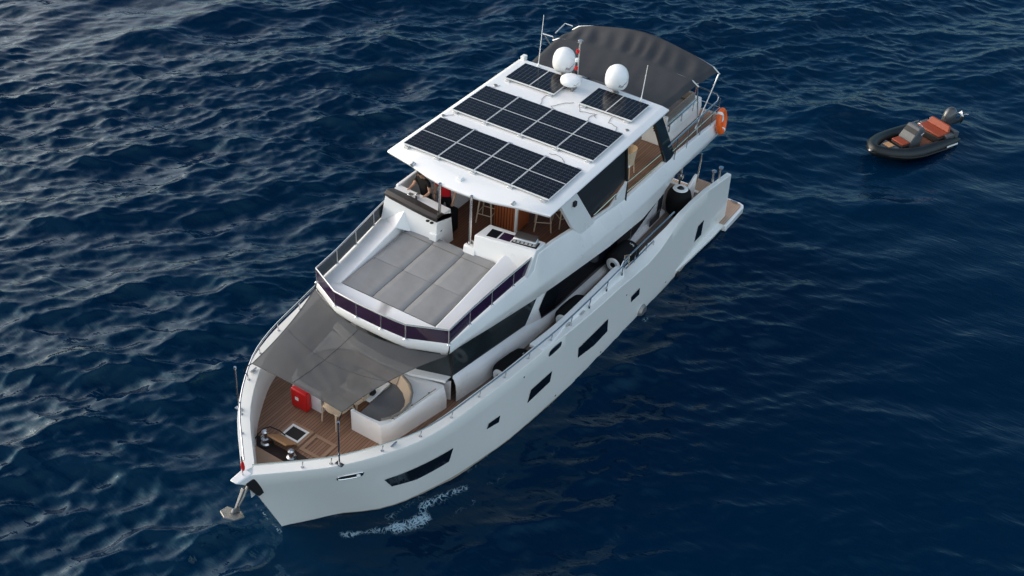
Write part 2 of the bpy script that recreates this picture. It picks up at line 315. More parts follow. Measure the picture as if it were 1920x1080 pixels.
# ------------------------------------------------------------------ the sea
def build_sea():
    N = 1280; Ls = 84.0; cx, cy = 0.0, -6.0; dx = Ls / N
    k1 = 2 * np.pi * np.fft.fftfreq(N, d=dx); KX, KY = np.meshgrid(k1, k1, indexing='ij'); K = np.hypot(KX, KY); K[0, 0] = 1
    rng = np.random.default_rng(11)
    def spectrum(kp, slope, wdx, wdy, spread, kcut):
        c = (KX * wdx + KY * wdy) / K
        S = np.exp(-1.25 * (kp / K) ** 2) * K ** (-slope) * (np.abs(c) ** spread * np.where(c > 0, 1, .25) + .02) * np.exp(-(K / kcut) ** 2)
        S[0, 0] = 0
        A = np.sqrt(S) * (rng.normal(size=(N, N)) + 1j * rng.normal(size=(N, N)))
        h = np.fft.ifft2(A).real; A *= 1 / h.std(); return A
    a0 = math.atan2(.81, .58)
    gust = np.exp(-((K / .35) ** 2)) * (rng.normal(size=(N, N)) + 1j * rng.normal(size=(N, N))); gust[0, 0] = 0; gust = np.fft.ifft2(gust).real; gust = np.clip(1 + .45 * gust / gust.std(), .25, 1.9)
    A = .105 * spectrum(1.1, 5.0, math.cos(a0), math.sin(a0), 3, 12)
    A = A + .055 * spectrum(.42, 4.8, math.cos(a0 - .6), math.sin(a0 - .6), 6, 3)
    B = .040 * spectrum(2.6, 4.4, math.cos(a0 - .18), math.sin(a0 - .18), 5, 24)
    B = B + .015 * spectrum(8.0, 4.6, math.cos(a0 - .32), math.sin(a0 - .32), 6, 45)
    f_ = lambda Z: np.fft.ifft2(Z).real
    H = f_(A) + gust * f_(B); DX = f_(-1j * KX / K * A) + gust * f_(-1j * KX / K * B); DY = f_(-1j * KY / K * A) + gust * f_(-1j * KY / K * B)
    g = (np.arange(N) - N / 2) * dx; X, Y = np.meshgrid(g, g, indexing='ij')
    ch = -0.75
    edge = np.clip((Ls / 2 - np.maximum(np.abs(X), np.abs(Y))) / 4, 0, 1)
    # a calmer lee on the port side of the yacht and round the tender
    PX = X + cx; PY = Y + cy
    lee = np.exp(-(((PX - 8) / 17) ** 2 + ((PY - 10) / 9) ** 2))
    near = np.exp(-(np.maximum(np.abs(PY) - 3.1, 0) / 1.0) ** 2) * (PX > 2) * np.exp(-(np.maximum(PX - 20.4, 0) / 1.0) ** 2)
    e = edge * (1 - .58 * lee) * (1 - .55 * near)
    V = np.stack([PX + ch * DX * e, PY + ch * DY * e, H * e], -1).reshape(-1, 3).astype(np.float32)
    me = bpy.data.meshes.new('sea'); idx = np.arange(N * N).reshape(N, N)
    q = np.stack([idx[:-1, :-1], idx[1:, :-1], idx[1:, 1:], idx[:-1, 1:]], -1).reshape(-1, 4).astype(np.int32)
    # outer ring to the horizon, butted to the patch
    b = Ls / 2; far = 9000.0
    ring = [(cx - b, cy - b), (cx + b - dx, cy - b), (cx + b - dx, cy + b - dx), (cx - b, cy + b - dx)]
    outer = [(cx - far, cy - far), (cx + far, cy - far), (cx + far, cy + far), (cx - far, cy + far)]
    base = N * N
    V = np.concatenate([V, np.array([(x, y, 0) for x, y in ring] + [(x, y, 0) for x, y in outer], np.float32)])
    rq = np.array([(base + 4 + i, base + 4 + (i + 1) % 4, base + (i + 1) % 4, base + i) for i in range(4)], np.int32)
    q = np.concatenate([q, rq])
    me.vertices.add(len(V)); me.vertices.foreach_set('co', V.ravel())
    me.loops.add(q.size); me.loops.foreach_set('vertex_index', q.ravel())
    me.polygons.add(len(q)); me.polygons.foreach_set('loop_start', np.arange(0, q.size, 4, dtype=np.int32))
    me.polygons.foreach_set('use_smooth', np.ones(len(q), bool)); me.update(calc_edges=True)
    foam = np.zeros(len(V), np.float32); F = np.zeros((N, N))
    def streak(pts, wid, amp):
        nonlocal F
        best = np.full((N, N), 1e9)
        for (x0, y0), (x1, y1) in zip(pts[:-1], pts[1:]):
            d = np.array([x1 - x0, y1 - y0]); t = np.clip(((PX - x0) * d[0] + (PY - y0) * d[1]) / (d @ d), 0, 1)
            best = np.minimum(best, np.hypot(PX - x0 - t * d[0], PY - y0 - t * d[1]))
        F = np.maximum(F, amp * np.exp(-(best / wid) ** 2))
    streak([(19.85, 1.3), (19.4, 1.75), (18.95, 2.12)], .12, .75)
    streak([(18.95, 2.12), (18.6, 2.35), (18.3, 2.45)], .22, 1.0)
    streak([(18.3, 2.45), (18.1, 2.25), (17.7, 2.35), (17.0, 2.68)], .15, .8)
    streak([(18.8, 1.75), (18.0, 2.1)], .14, .45)
    streak([(20.62, .05), (20.45, -.5), (20.30, -.95)], .07, .55)
    streak([(8.9, 3.35), (8.5, 3.5)], .12, .6)
    for x in np.arange(3.2, 20, .55):
        if rng.random() < .55: yy = pch(x, WX, WY); streak([(x, yy + .05), (x + .5, pch(x + .5, WX, WY) + .05)], .09, .25 + .2 * rng.random())
    streak([(18.2, 2.3), (16.5, 3.1), (14.5, 3.9)], .16, .30); streak([(19.2, 1.9), (18.3, 2.75), (17.2, 3.1)], .12, .38)
    foam[:N * N] = F.ravel()
    at = me.attributes.new('foam', 'FLOAT', 'POINT'); at.data.foreach_set('value', foam)
    m = bpy.data.materials.new('sea_water'); m.use_nodes = True; t = m.node_tree; bs = t.nodes['Principled BSDF']; Nn = t.nodes.new; L = t.links.new
    bs.inputs['Base Color'].default_value = (.00001, .0108, .0325, 1); bs.inputs['Specular Tint'].default_value = (.30, .79, 1.0, 1); bs.inputs['Specular IOR Level'].default_value = .42; bs.inputs['IOR'].default_value = 1.333; bs.inputs['Roughness'].default_value = .05
    tc = Nn('ShaderNodeTexCoord')
    mp = Nn('ShaderNodeMapping'); mp.inputs['Rotation'].default_value = (0, 0, -(a0 - .26)); mp.inputs['Scale'].default_value = (1.0, .28, 1)
    L(tc.outputs['Object'], mp.inputs[0])
    n1 = Nn('ShaderNodeTexNoise'); n1.inputs['Scale'].default_value = 4.2; n1.inputs['Detail'].default_value = 2.0; n1.inputs['Roughness'].default_value = .6; n1.inputs['Distortion'].default_value = .6
    L(mp.outputs[0], n1.inputs['Vector'])
    bp = Nn('ShaderNodeBump'); bp.inputs['Strength'].default_value = .33; bp.inputs['Distance'].default_value = .05
    mp3 = Nn('ShaderNodeMapping'); mp3.inputs['Rotation'].default_value = (0, 0, -(a0 - .40)); mp3.inputs['Scale'].default_value = (1.0, .20, 1); L(tc.outputs['Object'], mp3.inputs[0])
    n3 = Nn('ShaderNodeTexNoise'); n3.inputs['Scale'].default_value = 11; n3.inputs['Detail'].default_value = 1.5; n3.inputs['Distortion'].default_value = .4; L(mp3.outputs[0], n3.inputs['Vector'])
    b3 = Nn('ShaderNodeBump'); b3.inputs['Strength'].default_value = .35; b3.inputs['Distance'].default_value = .022; L(n3.outputs[0], b3.inputs['Height']); L(b3.outputs[0], bp.inputs['Normal'])
    L(n1.outputs[0], bp.inputs['Height']); L(bp.outputs[0], bs.inputs['Normal'])
    # foam
    fa = Nn('ShaderNodeAttribute'); fa.attribute_name = 'foam'
    v1 = Nn('ShaderNodeTexVoronoi'); v1.feature = 'DISTANCE_TO_EDGE'; v1.inputs['Scale'].default_value = 7.5
    nz = Nn('ShaderNodeTexNoise'); nz.inputs['Scale'].default_value = 5; nz.inputs['Detail'].default_value = 6; L(tc.outputs['Object'], nz.inputs['Vector'])
    va = Nn('ShaderNodeVectorMath'); va.operation = 'MULTIPLY_ADD'; L(nz.outputs[1], va.inputs[0]); va.inputs[1].default_value = (.5, .5, .5); L(tc.outputs['Object'], va.inputs[2]); L(va.outputs[0], v1.inputs['Vector'])
    s1 = Nn('ShaderNodeMapRange'); L(v1.outputs['Distance'], s1.inputs[0]); s1.inputs[1].default_value = 0; s1.inputs[2].default_value = .22; s1.inputs[3].default_value = 1; s1.inputs[4].default_value = 0
    nz2 = Nn('ShaderNodeTexNoise'); nz2.inputs['Scale'].default_value = 3; nz2.inputs['Detail'].default_value = 8; L(tc.outputs['Object'], nz2.inputs['Vector'])
    mu = Nn('ShaderNodeMath'); mu.operation = 'MULTIPLY'; L(s1.outputs[0], mu.inputs[0]); L(nz2.outputs[0], mu.inputs[1])
    mm = Nn('ShaderNodeMath'); mm.operation = 'MULTIPLY_ADD'; L(fa.outputs['Fac'], mm.inputs[0]); mm.inputs[1].default_value = .95; L(mu.outputs[0], mm.inputs[2])
    rp = Nn('ShaderNodeMapRange'); L(mm.outputs[0], rp.inputs[0]); rp.inputs[1].default_value = .80; rp.inputs[2].default_value = 1.35
    gt = Nn('ShaderNodeMath'); gt.operation = 'GREATER_THAN'; L(fa.outputs['Fac'], gt.inputs[0]); gt.inputs[1].default_value = .02
    mk = Nn('ShaderNodeMath'); mk.operation = 'MULTIPLY'; L(rp.outputs[0], mk.inputs[0]); L(gt.outputs[0], mk.inputs[1])
    df = Nn('ShaderNodeBsdfDiffuse'); df.inputs[0].default_value = (.34, .48, .56, 1)
    ms = Nn('ShaderNodeMixShader'); L(mk.outputs[0], ms.inputs[0]); L(bs.outputs[0], ms.inputs[1]); L(df.outputs[0], ms.inputs[2])
    L(ms.outputs[0], t.nodes['Material Output'].inputs[0])
    me.materials.append(m)
    o = bpy.data.objects.new('sea', me); COL.objects.link(o); o['kind'] = 'structure'
build_sea()

# ------------------------------------------------------------------ hull form
def cap_in(x, off):     # a point on the cap at a distance off inboard of the outer edge
    e = .02; t = Vector((2 * e, capy(min(x + e, 21.39)) - capy(x - e), 0)).normalized(); n = Vector((t.y, -t.x, 0))
    if n.y > 0: n = -n
    return x + n.x * off, max(capy(x) + n.y * off, 0.0)

Y = thing('motor_yacht', 'large white motor yacht with solar panels on its roof and purple glass rails', 'yacht', (11.5, 0, 0))
def P(name, mb, mats, parent=None, **k): return mb.build(name, mats, parent or Y, **k)

xs = sorted(set([round(3.15 + .3 * i, 3) for i in range(61)] + CZX[1:-1] + [20.9, 21.1, 21.25, 21.33, 21.39])); xs = [x for x in xs if x <= 21.39]
secs = []
for x in xs:
    w0 = hull_pt(x, 0); c = hull_pt(x, 1); z = c[2]; sec = [(w0[0] - .12, w0[1] * .96, -.55), (w0[0] - .02, w0[1] * .995, -.06), hull_pt(x, .018)]
    sec += [hull_pt(x, t) for t in (.2, .4, .6, .8, .985)]
    xi, yi = cap_in(x, .02); sec.append((xi, yi, z))
    cw = float(np.interp(x, [6.2, 7.4, 8.3, 9.6, 10.5], [.15, .22, .36, .36, .29])); up = float(np.interp(x, [6.6, 7.4, 8.3, 9.4, 10.1], [0, .09, .15, .12, 0])); fz = 1.74 if x > 4.25 else .2
    xi, yi = cap_in(x, cw); sec.append((xi, yi, z + up)); xi, yi = cap_in(x, cw + .01); sec.append((xi, yi, z + up - .02)); xi, yi = cap_in(x, cw + .07); sec.append((xi, yi, fz))
    sec.append((xi, 0, fz - .005))
    secs.append(sec)
h = MB(); h.loft(secs)
h.poly(list(reversed(secs[0])))
h.mirror()
for i, f in enumerate(h.f):
    if min(h.v[j][2] for j in f) < -.03: h.m[i] = 1
HULL = P('hull', h, [HULLW, ANTIF], smooth=30)
# spray rail along the after waterline
sr = MB(); sec = []
for x, o_, zt in ((2.62, .16, .30), (4, .15, .30), (5.5, .08, .30), (6.4, .01, .29)):
    yw = hull_y(max(x, 2.9), .2); sec.append([(x, yw - .02, zt), (x, yw + o_, zt - .05), (x, yw + o_, zt - .15), (x, yw - .02, zt - .24)])
sr.loft(sec, True, True); sr.mirror(); each('spray_rail', sr, HULLW, HULL, bevel=.015)
# upper bulwark coaming amidships
cb = MB(); sec = []
for x in np.arange(9.95, 14.3, .36):
    zt = 2.50 if x < 12.9 else 2.50 + (x - 12.9) * .06; y0 = capy(x) - .02; z0 = capz(x)
    if x < 10.1: zt = 2.44
    ins = .16 * min(1, max(0, (13.9 - x) / .8)); sec.append([(x, y0 - ins, z0 - .02), (x, y0 - ins - .03, max(zt, z0 + .004)), (x, y0 - .41, max(zt, z0 + .004)), (x, y0 - .42, z0 - .1)])
cb.loft(sec, True, True); cb.mirror(); each('bulwark_coaming', cb, GEL, HULL, bevel=.015)

def hull_panel(top, bot, off=.012, n=8, side=1, mb=None):
    mb = mb or MB(); T = []; B = []
    def samp(pl, t):
        t *= len(pl) - 1; i = min(int(t), len(pl) - 2); f = t - i; return (pl[i][0] + (pl[i + 1][0] - pl[i][0]) * f, pl[i][1] + (pl[i + 1][1] - pl[i][1]) * f)
    secs = []
    for k in range(n + 1):
        a = samp(top, k / n); b = samp(bot, k / n); q = []
        for j in range(4):
            x = a[0] + (b[0] - a[0]) * j / 3; z = a[1] + (b[1] - a[1]) * j / 3; q.append((x, side * (hull_y(x, z) + off), z))
        secs.append(q)
    return mb.loft(secs)
WINS = [([(18.96, 1.425), (18.1, 1.45), (17.278, 1.437)], [(18.713, 1.0), (18.119, .863), (17.284, .926)]),
        ([(16.11, 1.41), (15.715, 1.392)], [(16.145, 1.226), (15.71, 1.151)]),
        ([(14.54, 1.416), (13.675, 1.449)], [(14.587, .982), (13.664, 1.056)]),
        ([(12.458, 1.40), (11.7, 1.40), (10.955, 1.396)], [(12.384, 1.003), (11.534, .837), (10.834, .87)]),
        ([(9.62, 1.30), (9.107, 1.313)], [(9.556, 1.07), (9.062, 1.04)]),
        ([(5.244, 1.253), (4.834, 1.261)], [(5.282, .693), (4.805, .678)])]
for top, bot in WINS:
    for sd_ in (1, -1):
        win = P('hull_window', hull_panel(top, bot, side=sd_), BLKG, HULL, smooth=0)
def outline_panel(cx_, cz_, wx, wz, off, side, n=20, pw=4, tilt=0):
    mb = MB(); ring = []
    for k in range(n):
        t = 2 * math.pi * k / n; c, s_ = math.cos(t), math.sin(t); x = cx_ + wx * math.copysign(abs(c) ** (2 / pw), c); z = cz_ + wz * math.copysign(abs(s_) ** (2 / pw), s_) + tilt * (x - cx_)
        ring.append((x, side * (hull_y(x, z) + off), z))
    c = (cx_, side * (hull_y(cx_, cz_) + off), cz_); mb.add(ring + [c], [(i, (i + 1) % n, n) for i in range(n)]); mb.ring = ring
    return mb
for sd_ in (1, -1):
    p = outline_panel(13.78, 2.30, .25, .12, .010, sd_); vent = P('hull_hatch', p, BLKG, HULL, smooth=0)
    P('hatch_frame', MB().tube([Vector(q) for q in p.ring], .012, 6, closed=True), STEEL, vent)
    p = outline_panel(19.70, 2.0, .21, .085, .010, sd_); fl = P('mooring_port', p, BLACK, HULL, smooth=0)
    P('mooring_port_frame', MB().tube([Vector(q) for q in p.ring], .022, 8, closed=True), STEEL, fl)
    b = Vector((19.58, sd_ * (hull_y(19.58, 2.01) + .02), 2.01)); P('mooring_light', MB().lathe([(0, -.04), (.03, -.035), (.045, 0), (.03, .035), (0, .04)], b, 12), WHITEP, fl)
# engine exhaust, through-hull fitting, drains
ex = MB(); y0 = hull_y(8.65, .12); ex.lathe([(.20, -.25), (.22, .02), (.17, .10), (.0, .12)], (8.62, y0, .14), 20, axis='Y'); ex.mirror(); each('exhaust_outlet', ex, ANCH, HULL)
ex = MB(); y0 = hull_y(6.3, .1); ex.box((6.22, y0 - .05, -.1), (6.36, y0 + .07, .14)); ex.mirror(); each('water_outlet', ex, BLACK, HULL, bevel=.02)
dr = MB()
for x, z in ((7.1, .25), (10.0, 1.62), (11.0, .22), (13.2, .2), (15, 2.2)):
    yy = hull_y(x, z); dr.cyl((x, yy - .02, z), (x, yy + .015, z), .028, n=10)
dr.mirror(); each('drain_fitting', dr, STEEL, HULL)

# ------------------------------------------------------------------ decks
dk = MB(); L1 = []
for x in np.arange(4.3, 20.7, .25):
    xi, yi = cap_in(x, .355); L1.append((xi, max(yi, .02)))
dk.loft([[(x, y, 1.75), (x, y * .5, 1.75), (x, 0, 1.75)] for x, y in L1]); dk.mirror()
for i, f in enumerate(dk.f):
    if max(dk.v[j][0] for j in f) < 16.3: dk.m[i] = 1
DECK = P('main_deck', dk, [TEAK, TEAKG], smooth=0)
wl = MB(); wl.prism([(20.06, -.98, 1.753), (20.1, .98, 1.753), (19.70, .62, 1.753), (19.64, -.18, 1.753), (19.76, -.24, 1.753), (19.78, -1.2, 1.753)][::-1], (0, 0, .006)); P('anchor_well', wl, WELL, DECK, smooth=0)
# bow platform, teak triangle
bp_ = MB(); bp_.prism([(20.2, -.88, 1.80), (20.2, .88, 1.80), (20.55, .46, 1.80), (20.80, .10, 1.80), (20.80, -.10, 1.80), (20.55, -.46, 1.80)], (0, 0, .20)); P('bow_step', bp_, TEAKF, DECK, bevel=.01)
# hatches
def hatch_frame(x0, x1, y0, y1, z, wd=.075, h=.012):
    m = MB(); rg = lambda i, zz: [(x0 + i, y0 + i, zz), (x1 - i, y0 + i, zz), (x1 - i, y1 - i, zz), (x0 + i, y1 - i, zz)]
    m.loft([rg(0, z), rg(0, z + h), rg(wd, z + h), rg(wd, z)], closed=True); return m
P('hatch_surround', hatch_frame(18.97, 19.53, -.82, -.18, 1.754), TEAKF, DECK, smooth=0)
op = MB(); op.box((19.045, -.745, 1.752), (19.455, -.255, 1.756)); P('open_hatch_hole', op, BLACK, DECK, smooth=0)
op = hatch_frame(19.045, 19.455, -.745, -.255, 1.757, .05, .015); P('hatch_rim', op, WHITEP, DECK, smooth=0)
P('closed_hatch', hatch_frame(18.99, 19.57, -.115, .51, 1.754, .085, .016), TEAKF, DECK, smooth=0)
ld = MB(); ld.hexa([(19.48, -.77, 1.78), (19.50, -.77, 1.78), (19.50, -.23, 1.78), (19.48, -.23, 1.78), (19.80, -.80, 2.02), (19.84, -.80, 2.0), (19.84, -.26, 2.0), (19.80, -.26, 2.02)]); P('hatch_lid', ld, TEAKL, DECK, smooth=0)
for (x, y) in ((19.86, -.82), (19.97, .04)):
    m = MB(); m.lathe([(0, 0), (.12, 0), (.12, .04), (.085, .07), (.075, .14), (.11, .17), (.11, .20), (.06, .22), (.05, .30), (.075, .32), (.075, .38), (.04, .41), (0, .41)], (x, y, 1.76), 20)
    wnd = P('windlass', m, STEEL, DECK); P('windlass_base', MB().lathe([(0, 0), (.17, 0), (.16, .03), (.0, .035)], (x, y, 1.757), 20), BLACK, wnd)
ro = MB(); ro.tube([(19.45, -.62, 1.80), (19.5, -.75, 1.92), (19.62, -.9, 2.05), (19.78, -.95, 2.08), (19.90, -.98, 2.02), (20.0, -1.02, 1.9), (20.03, -1.05, 1.78)], .016, 6)
ro.tube([(19.97, .12, 1.8), (19.88, .3, 1.78), (19.8, .52, 1.78), (19.86, .7, 1.79)], .02, 6); each('mooring_hose', ro, BLACK, DECK)

# ------------------------------------------------------------------ bow rails, lights, anchor
def rail_pt(x, z): xi, yi = cap_in(x, .09); return (xi, yi, z)
for sd_ in (1, -1):
    m = MB(); xsr = list(np.arange(10.0, 21.2, .3)) + [21.25]
    m.tube([(p[0], sd_ * p[1], p[2]) for p in [rail_pt(x, 2.79) for x in xsr]], .021, 8)
    gr = P('guard_rail', m, STEEL, HULL)
    for x in (20.55, 20.12, 19.19, 18.35, 17.46, 16.54, 15.65, 14.75, 13.85, 12.95, 12.05, 11.15, 10.3):
        a = rail_pt(x, 2.56 if x > 13 else 2.5); b = rail_pt(x, 2.79); q = MB(); q.cyl((a[0], sd_ * (a[1] - .03), a[2]), (b[0], sd_ * b[1], b[2]), .014, n=8); q.cyl((a[0], sd_ * (a[1] - .03), a[2] - .06), (a[0], sd_ * (a[1] - .03), a[2] + .022), .035, n=10); P('stanchion', q, STEEL, gr)
    m = MB(); m.cyl((19.977, sd_ * 1.43, 2.57), (19.935, sd_ * 1.43, 3.77), .020, n=8); m.cyl((19.935, sd_ * 1.43, 3.74), (19.93, sd_ * 1.43, 3.80), .03, n=8); m.box((19.93, sd_ * 1.43 - .09, 2.572), (20.02, sd_ * 1.43 + .09, 2.60)); P('awning_pole', m, STEEL, HULL)
    for x in (18.95, 13.0, 12.3):
        xi, yi = cap_in(x, .16); z0 = capz(x); m = MB(); m.loft([[(xi + dx_, sd_ * yi + a_, z0 + zz) for a_, zz in ((-.02, .03), (.02, .03), (.02, .055), (-.02, .055))] for dx_ in (-.10, -.05, 0, .05, .10)], True, True); m.box((xi - .05, sd_ * yi - .02, z0), (xi + .05, sd_ * yi + .02, z0 + .03)); P('cleat', m, STEEL, HULL)
m = MB(); m.cyl((21.37, .0, 2.55), (21.33, .0, 3.10), .016, n=8); js = P('jackstaff', m, STEEL, HULL)
m = MB(); m.lathe([(0, 0), (.028, .01), (.045, .08), (.035, .2), (.02, .26), (0, .26)], (21.35, .02, 2.72), 10); P('rolled_flag', m, RED, js)
# bow fitting and anchor
m = MB(); m.hexa([(21.2, -.13, 2.28), (21.42, -.10, 2.36), (21.42, .10, 2.36), (21.2, .13, 2.28), (21.2, -.14, 2.575), (21.66, -.10, 2.62), (21.66, .10, 2.62), (21.2, .14, 2.575)]); P('bow_roller', m, GEL, HULL, bevel=.03)
m = MB(); m.hexa([(20.98, -.15, 1.78), (21.13, -.15, 1.80), (21.13, .15, 1.80), (20.98, .15, 1.78), (21.15, -.17, 2.42), (21.42, -.12, 2.42), (21.42, .12, 2.42), (21.15, .17, 2.42)]); P('anchor_pocket', m, BLACK, HULL, bevel=.01)
AN = P('anchor', MB().hexa([(21.25, -.035, 2.12), (21.42, -.035, 2.22), (21.42, .035, 2.22), (21.25, .035, 2.12), (21.60, -.025, 1.80), (21.70, -.025, 1.84), (21.70, .025, 1.84), (21.60, .025, 1.80)]).tube([(21.3, .05, 2.28), (21.46, .06, 2.06), (21.62, .03, 1.86)], .028, 8), ANCH, bevel=.01)
m = MB(); m.prism([(21.55, 0, 1.64), (21.68, .25, 1.75), (21.92, .21, 1.86), (22.02, 0, 1.89), (21.92, -.21, 1.86), (21.68, -.25, 1.75)], (.015, 0, -.045)); m.hexa([(21.58, -.04, 1.68), (21.82, -.03, 1.80), (21.82, .03, 1.80), (21.58, .04, 1.68), (21.60, -.02, 1.82), (21.76, -.02, 1.88), (21.76, .02, 1.88), (21.60, .02, 1.82)]); P('fluke', m, ANCH, AN, bevel=.012)

# ------------------------------------------------------------------ deckhouse sides
YBX = [5.9, 9.4, 10.9, 13.8, 15.23, 16.53, 17.59, 18.1, 18.40]; YB = [2.27, 2.30, 2.28, 2.13, 2.06, 1.80, 1.575, 1.47, 1.38]
YWX = [5.9, 9, 12.0, 13.3, 16.25]; YW = [2.15, 2.15, 2.10, 1.96, 1.72]
ZBX = [5.9, 6.5, 7.9, 8.8, 12.7, 13.35, 16.25]; ZB = [2.35, 2.2, 1.86, 1.85, 2.03, 2.20, 2.48]
def yb(x): return float(np.interp(x, YBX, YB))
def yw(x): return float(np.interp(x, YWX, YW))
def zb(x): return float(np.interp(x, ZBX, ZB))
dh = MB(); secs = []
for x in [5.9, 6.5, 7.2, 7.9, 8.8, 10, 11, 12, 12.6, 13.0, 13.35, 14, 14.7, 15.4, 16.0, 16.25]:
    b_, w_, z3 = yb(x), yw(x), zb(x) - .02; z3 = z3 if x > 8 else 1.84; hgt = z3 - 1.75
    secs.append([(x, b_, 1.735), (x, b_ - .005, 1.75 + hgt * .45), (x, b_ - .2 * (b_ - w_), 1.75 + hgt * .72), (x, b_ - .55 * (b_ - w_), 1.75 + hgt * .9), (x, w_ + .004, z3), (x, w_, z3 + .05), (x, w_ - .0, 3.62)])
dh.loft(secs); dh.poly([p for p in secs[0]] + [(5.9, 0, 3.62), (5.9, 0, 1.735)])
dh.mirror(); HOUSE = P('deckhouse', dh, GEL, smooth=40)
def wall_panel(pts, off=.014, n=6, sidey=None):
    """quad given TL TR BR BL in (x, z), laid on the house side"""
    mb = MB(); secs = []
    TL, TR, BR, BL = pts
    for k in range(n + 1):
        t = k / n; a = (TL[0] + (TR[0] - TL[0]) * t, TL[1] + (TR[1] - TL[1]) * t); b = (BL[0] + (BR[0] - BL[0]) * t, BL[1] + (BR[1] - BL[1]) * t)
        secs.append([(a[0], yw(a[0]) + off, a[1]), (b[0], yw(b[0]) + off, b[1])])
    return mb.loft(secs)
for sd_ in (1, -1):
    def W(name, mb, mt, **k):
        if sd_ < 0: mb.v = [(x, -y, z) for x, y, z in mb.v]
        return P(name, mb, mt, HOUSE, smooth=0, **k)
    W('side_window', wall_panel([(16.27, 3.45), (12.90, 2.98), (13.377, 2.23), (16.24, 2.50)]), GLASS)
    W('saloon_window', wall_panel([(12.10, 3.4), (8.0, 3.4), (8.0, 1.86), (12.10, 1.995)], n=8).loft([[(x, yw(x) + .014, a), (x, yw(x) + .014, b)] for x, a, b in ((12.1, 3.4, 1.995), (12.15, 3.07, 2.0), (12.45, 2.98, 2.015), (12.683, 2.68, 2.03), (12.832, 2.424, 2.42))]), BLKG)
    W('aft_window', wall_panel([(7.97, 3.4), (6.2, 3.4), (6.25, 2.40), (7.97, 1.87)], n=4), BLKG)
    dr_ = W('side_door', wall_panel([(6.30, 2.42), (5.98, 2.42), (5.98, 1.78), (6.30, 1.78)], n=2, off=.018), SMOKE)
    vt = MB(); vt.box((6.33, yw(6.5) + .10, 1.80), (6.95, yw(6.5) + .135, 2.02)); W('ventilation_grille', vt, SMOKE)
# front windscreen and lower front wall
fr_o = [(16.25, 1.72), (16.52, .9), (16.6, 0)]
ws = MB(); ws.loft([[(x, y, 2.46), (x + .02, y, 3.62)] for x, y in fr_o]); ws.mirror(); WS = P('windscreen', ws, GLASS, HOUSE, smooth=0)
fw = MB(); fw.loft([[(x + .03, y, 1.74), (x + .03, y, 2.36), (x + .22, y * .98, 2.42), (x + .20, y * .98, 2.47), (x - .02, y, 2.48)] for x, y in fr_o]); fw.mirror(); P('front_wall', fw, GEL, HOUSE, smooth=25)
cp = MB(); cp.tube([(16.27, 1.735, 2.46), (16.30, 1.745, 3.52)], .022, 8); cp.mirror(); each('windscreen_corner', cp, BLACK, HOUSE)

# ------------------------------------------------------------------ foredeck settee (U-shaped, open to the bow)
ot = [(18.40, .44), (18.40, .9), (18.40, 1.30), (18.25, 1.42), (17.9, 1.50), (17.59, 1.555), (17.2, 1.61), (16.9, 1.66), (16.55, 1.72)]
inn = [(18.33, .50), (18.33, .9), (18.30, 1.18), (18.1, 1.33), (17.84, 1.41), (17.5, 1.38), (17.2, 1.22), (17.0, 1.0), (16.87, .7)]
st = MB(); secs = []
for (ox, oy), (ix, iy) in zip(ot, inn):
    zt = 2.36; f = 1.0 if ox < 18.39 else 0.0; bx, by = (ox, yb(ox)) if ox < 18.35 else (ox, oy + .01)
    secs.append([(bx, by, 1.745), (bx, by - .005, 2.05), (ox + (0 if f else 0), oy + .03 * f, 2.26), (ox, oy - .03 * f, 2.36), (ox - .02, oy - .08 * f, zt), (ix, iy, zt), (ix, iy, 2.0)])
secs.append([(16.5, 1.70, 1.745), (16.5, 1.70, 2.05), (16.5, 1.69, 2.26), (16.5, 1.67, 2.36), (16.5, 1.6, zt), (16.8, 0, zt), (16.8, 0, 2.0)])
st.loft(secs); st.poly([(18.40, .44, 1.745), (18.40, .44, 2.38), (18.33, .50, 2.40), (18.33, .50, 2.05), (17.4, .50, 2.05), (17.4, .50, 1.745)])
st.mirror(); st.box((17.36, -.52, 1.745), (16.9, .52, 2.05)); SET = P('settee', st, GEL, smooth=40, bevel=.012)
for sd_ in (1, -1):
    q = [(18.31, .52), (18.31, .9), (18.28, 1.15), (18.08, 1.30), (17.84, 1.36), (17.52, 1.33), (17.24, 1.18), (17.05, .96), (16.93, .70), (16.9, .54), (17.36, .52)]
    s_ = MB(); s_.prism([(x, sd_ * y, 2.06) for x, y in q], (0, 0, .11)); P('seat_cushion', s_, GREYS, SET, bevel=.03)
    b_ = MB(); secs = []
    for (x, y), (x2, y2) in zip(inn[3:], [(18.06, 1.24), (17.82, 1.31), (17.55, 1.28), (17.28, 1.13), (17.10, .92), (16.98, .66)]):
        secs.append([(x2, sd_ * y2, 2.17), (x, sd_ * (y - .01), 2.42), (x - .03 * 1, sd_ * (y + .04), 2.43), (x, sd_ * (y + .02), 2.2)])
    b_.loft(secs, True, True); bk = P('backrest', b_, BEIGE, SET)
    P('backrest_piping', MB().tube([(x - .02, sd_ * (y + .045), 2.425) for x, y in inn[2:]], .028, 8), TAUPE, SET)
    m = MB()
    for x, y in ((18.1, 1.44), (17.5, 1.53), (16.95, 1.6)): m.lathe([(0, .03), (.02, .028), (.035, .0)], (x, sd_ * (y - .03), 2.385), 12)
    m.tube([(18.0, sd_ * 1.44, 2.405), (16.75, sd_ * 1.62, 2.405)], .012, 6); P('grab_rail', m, STEEL, SET)
b_ = MB(); b_.hexa([(17.0, -.66, 2.17), (17.0, .66, 2.17), (16.9, .66, 2.16), (16.9, -.66, 2.16), (16.88, -.68, 2.43), (16.88, .68, 2.43), (16.82, .68, 2.43), (16.82, -.68, 2.43)]); P('backrest', b_, BEIGE, SET, bevel=.02)

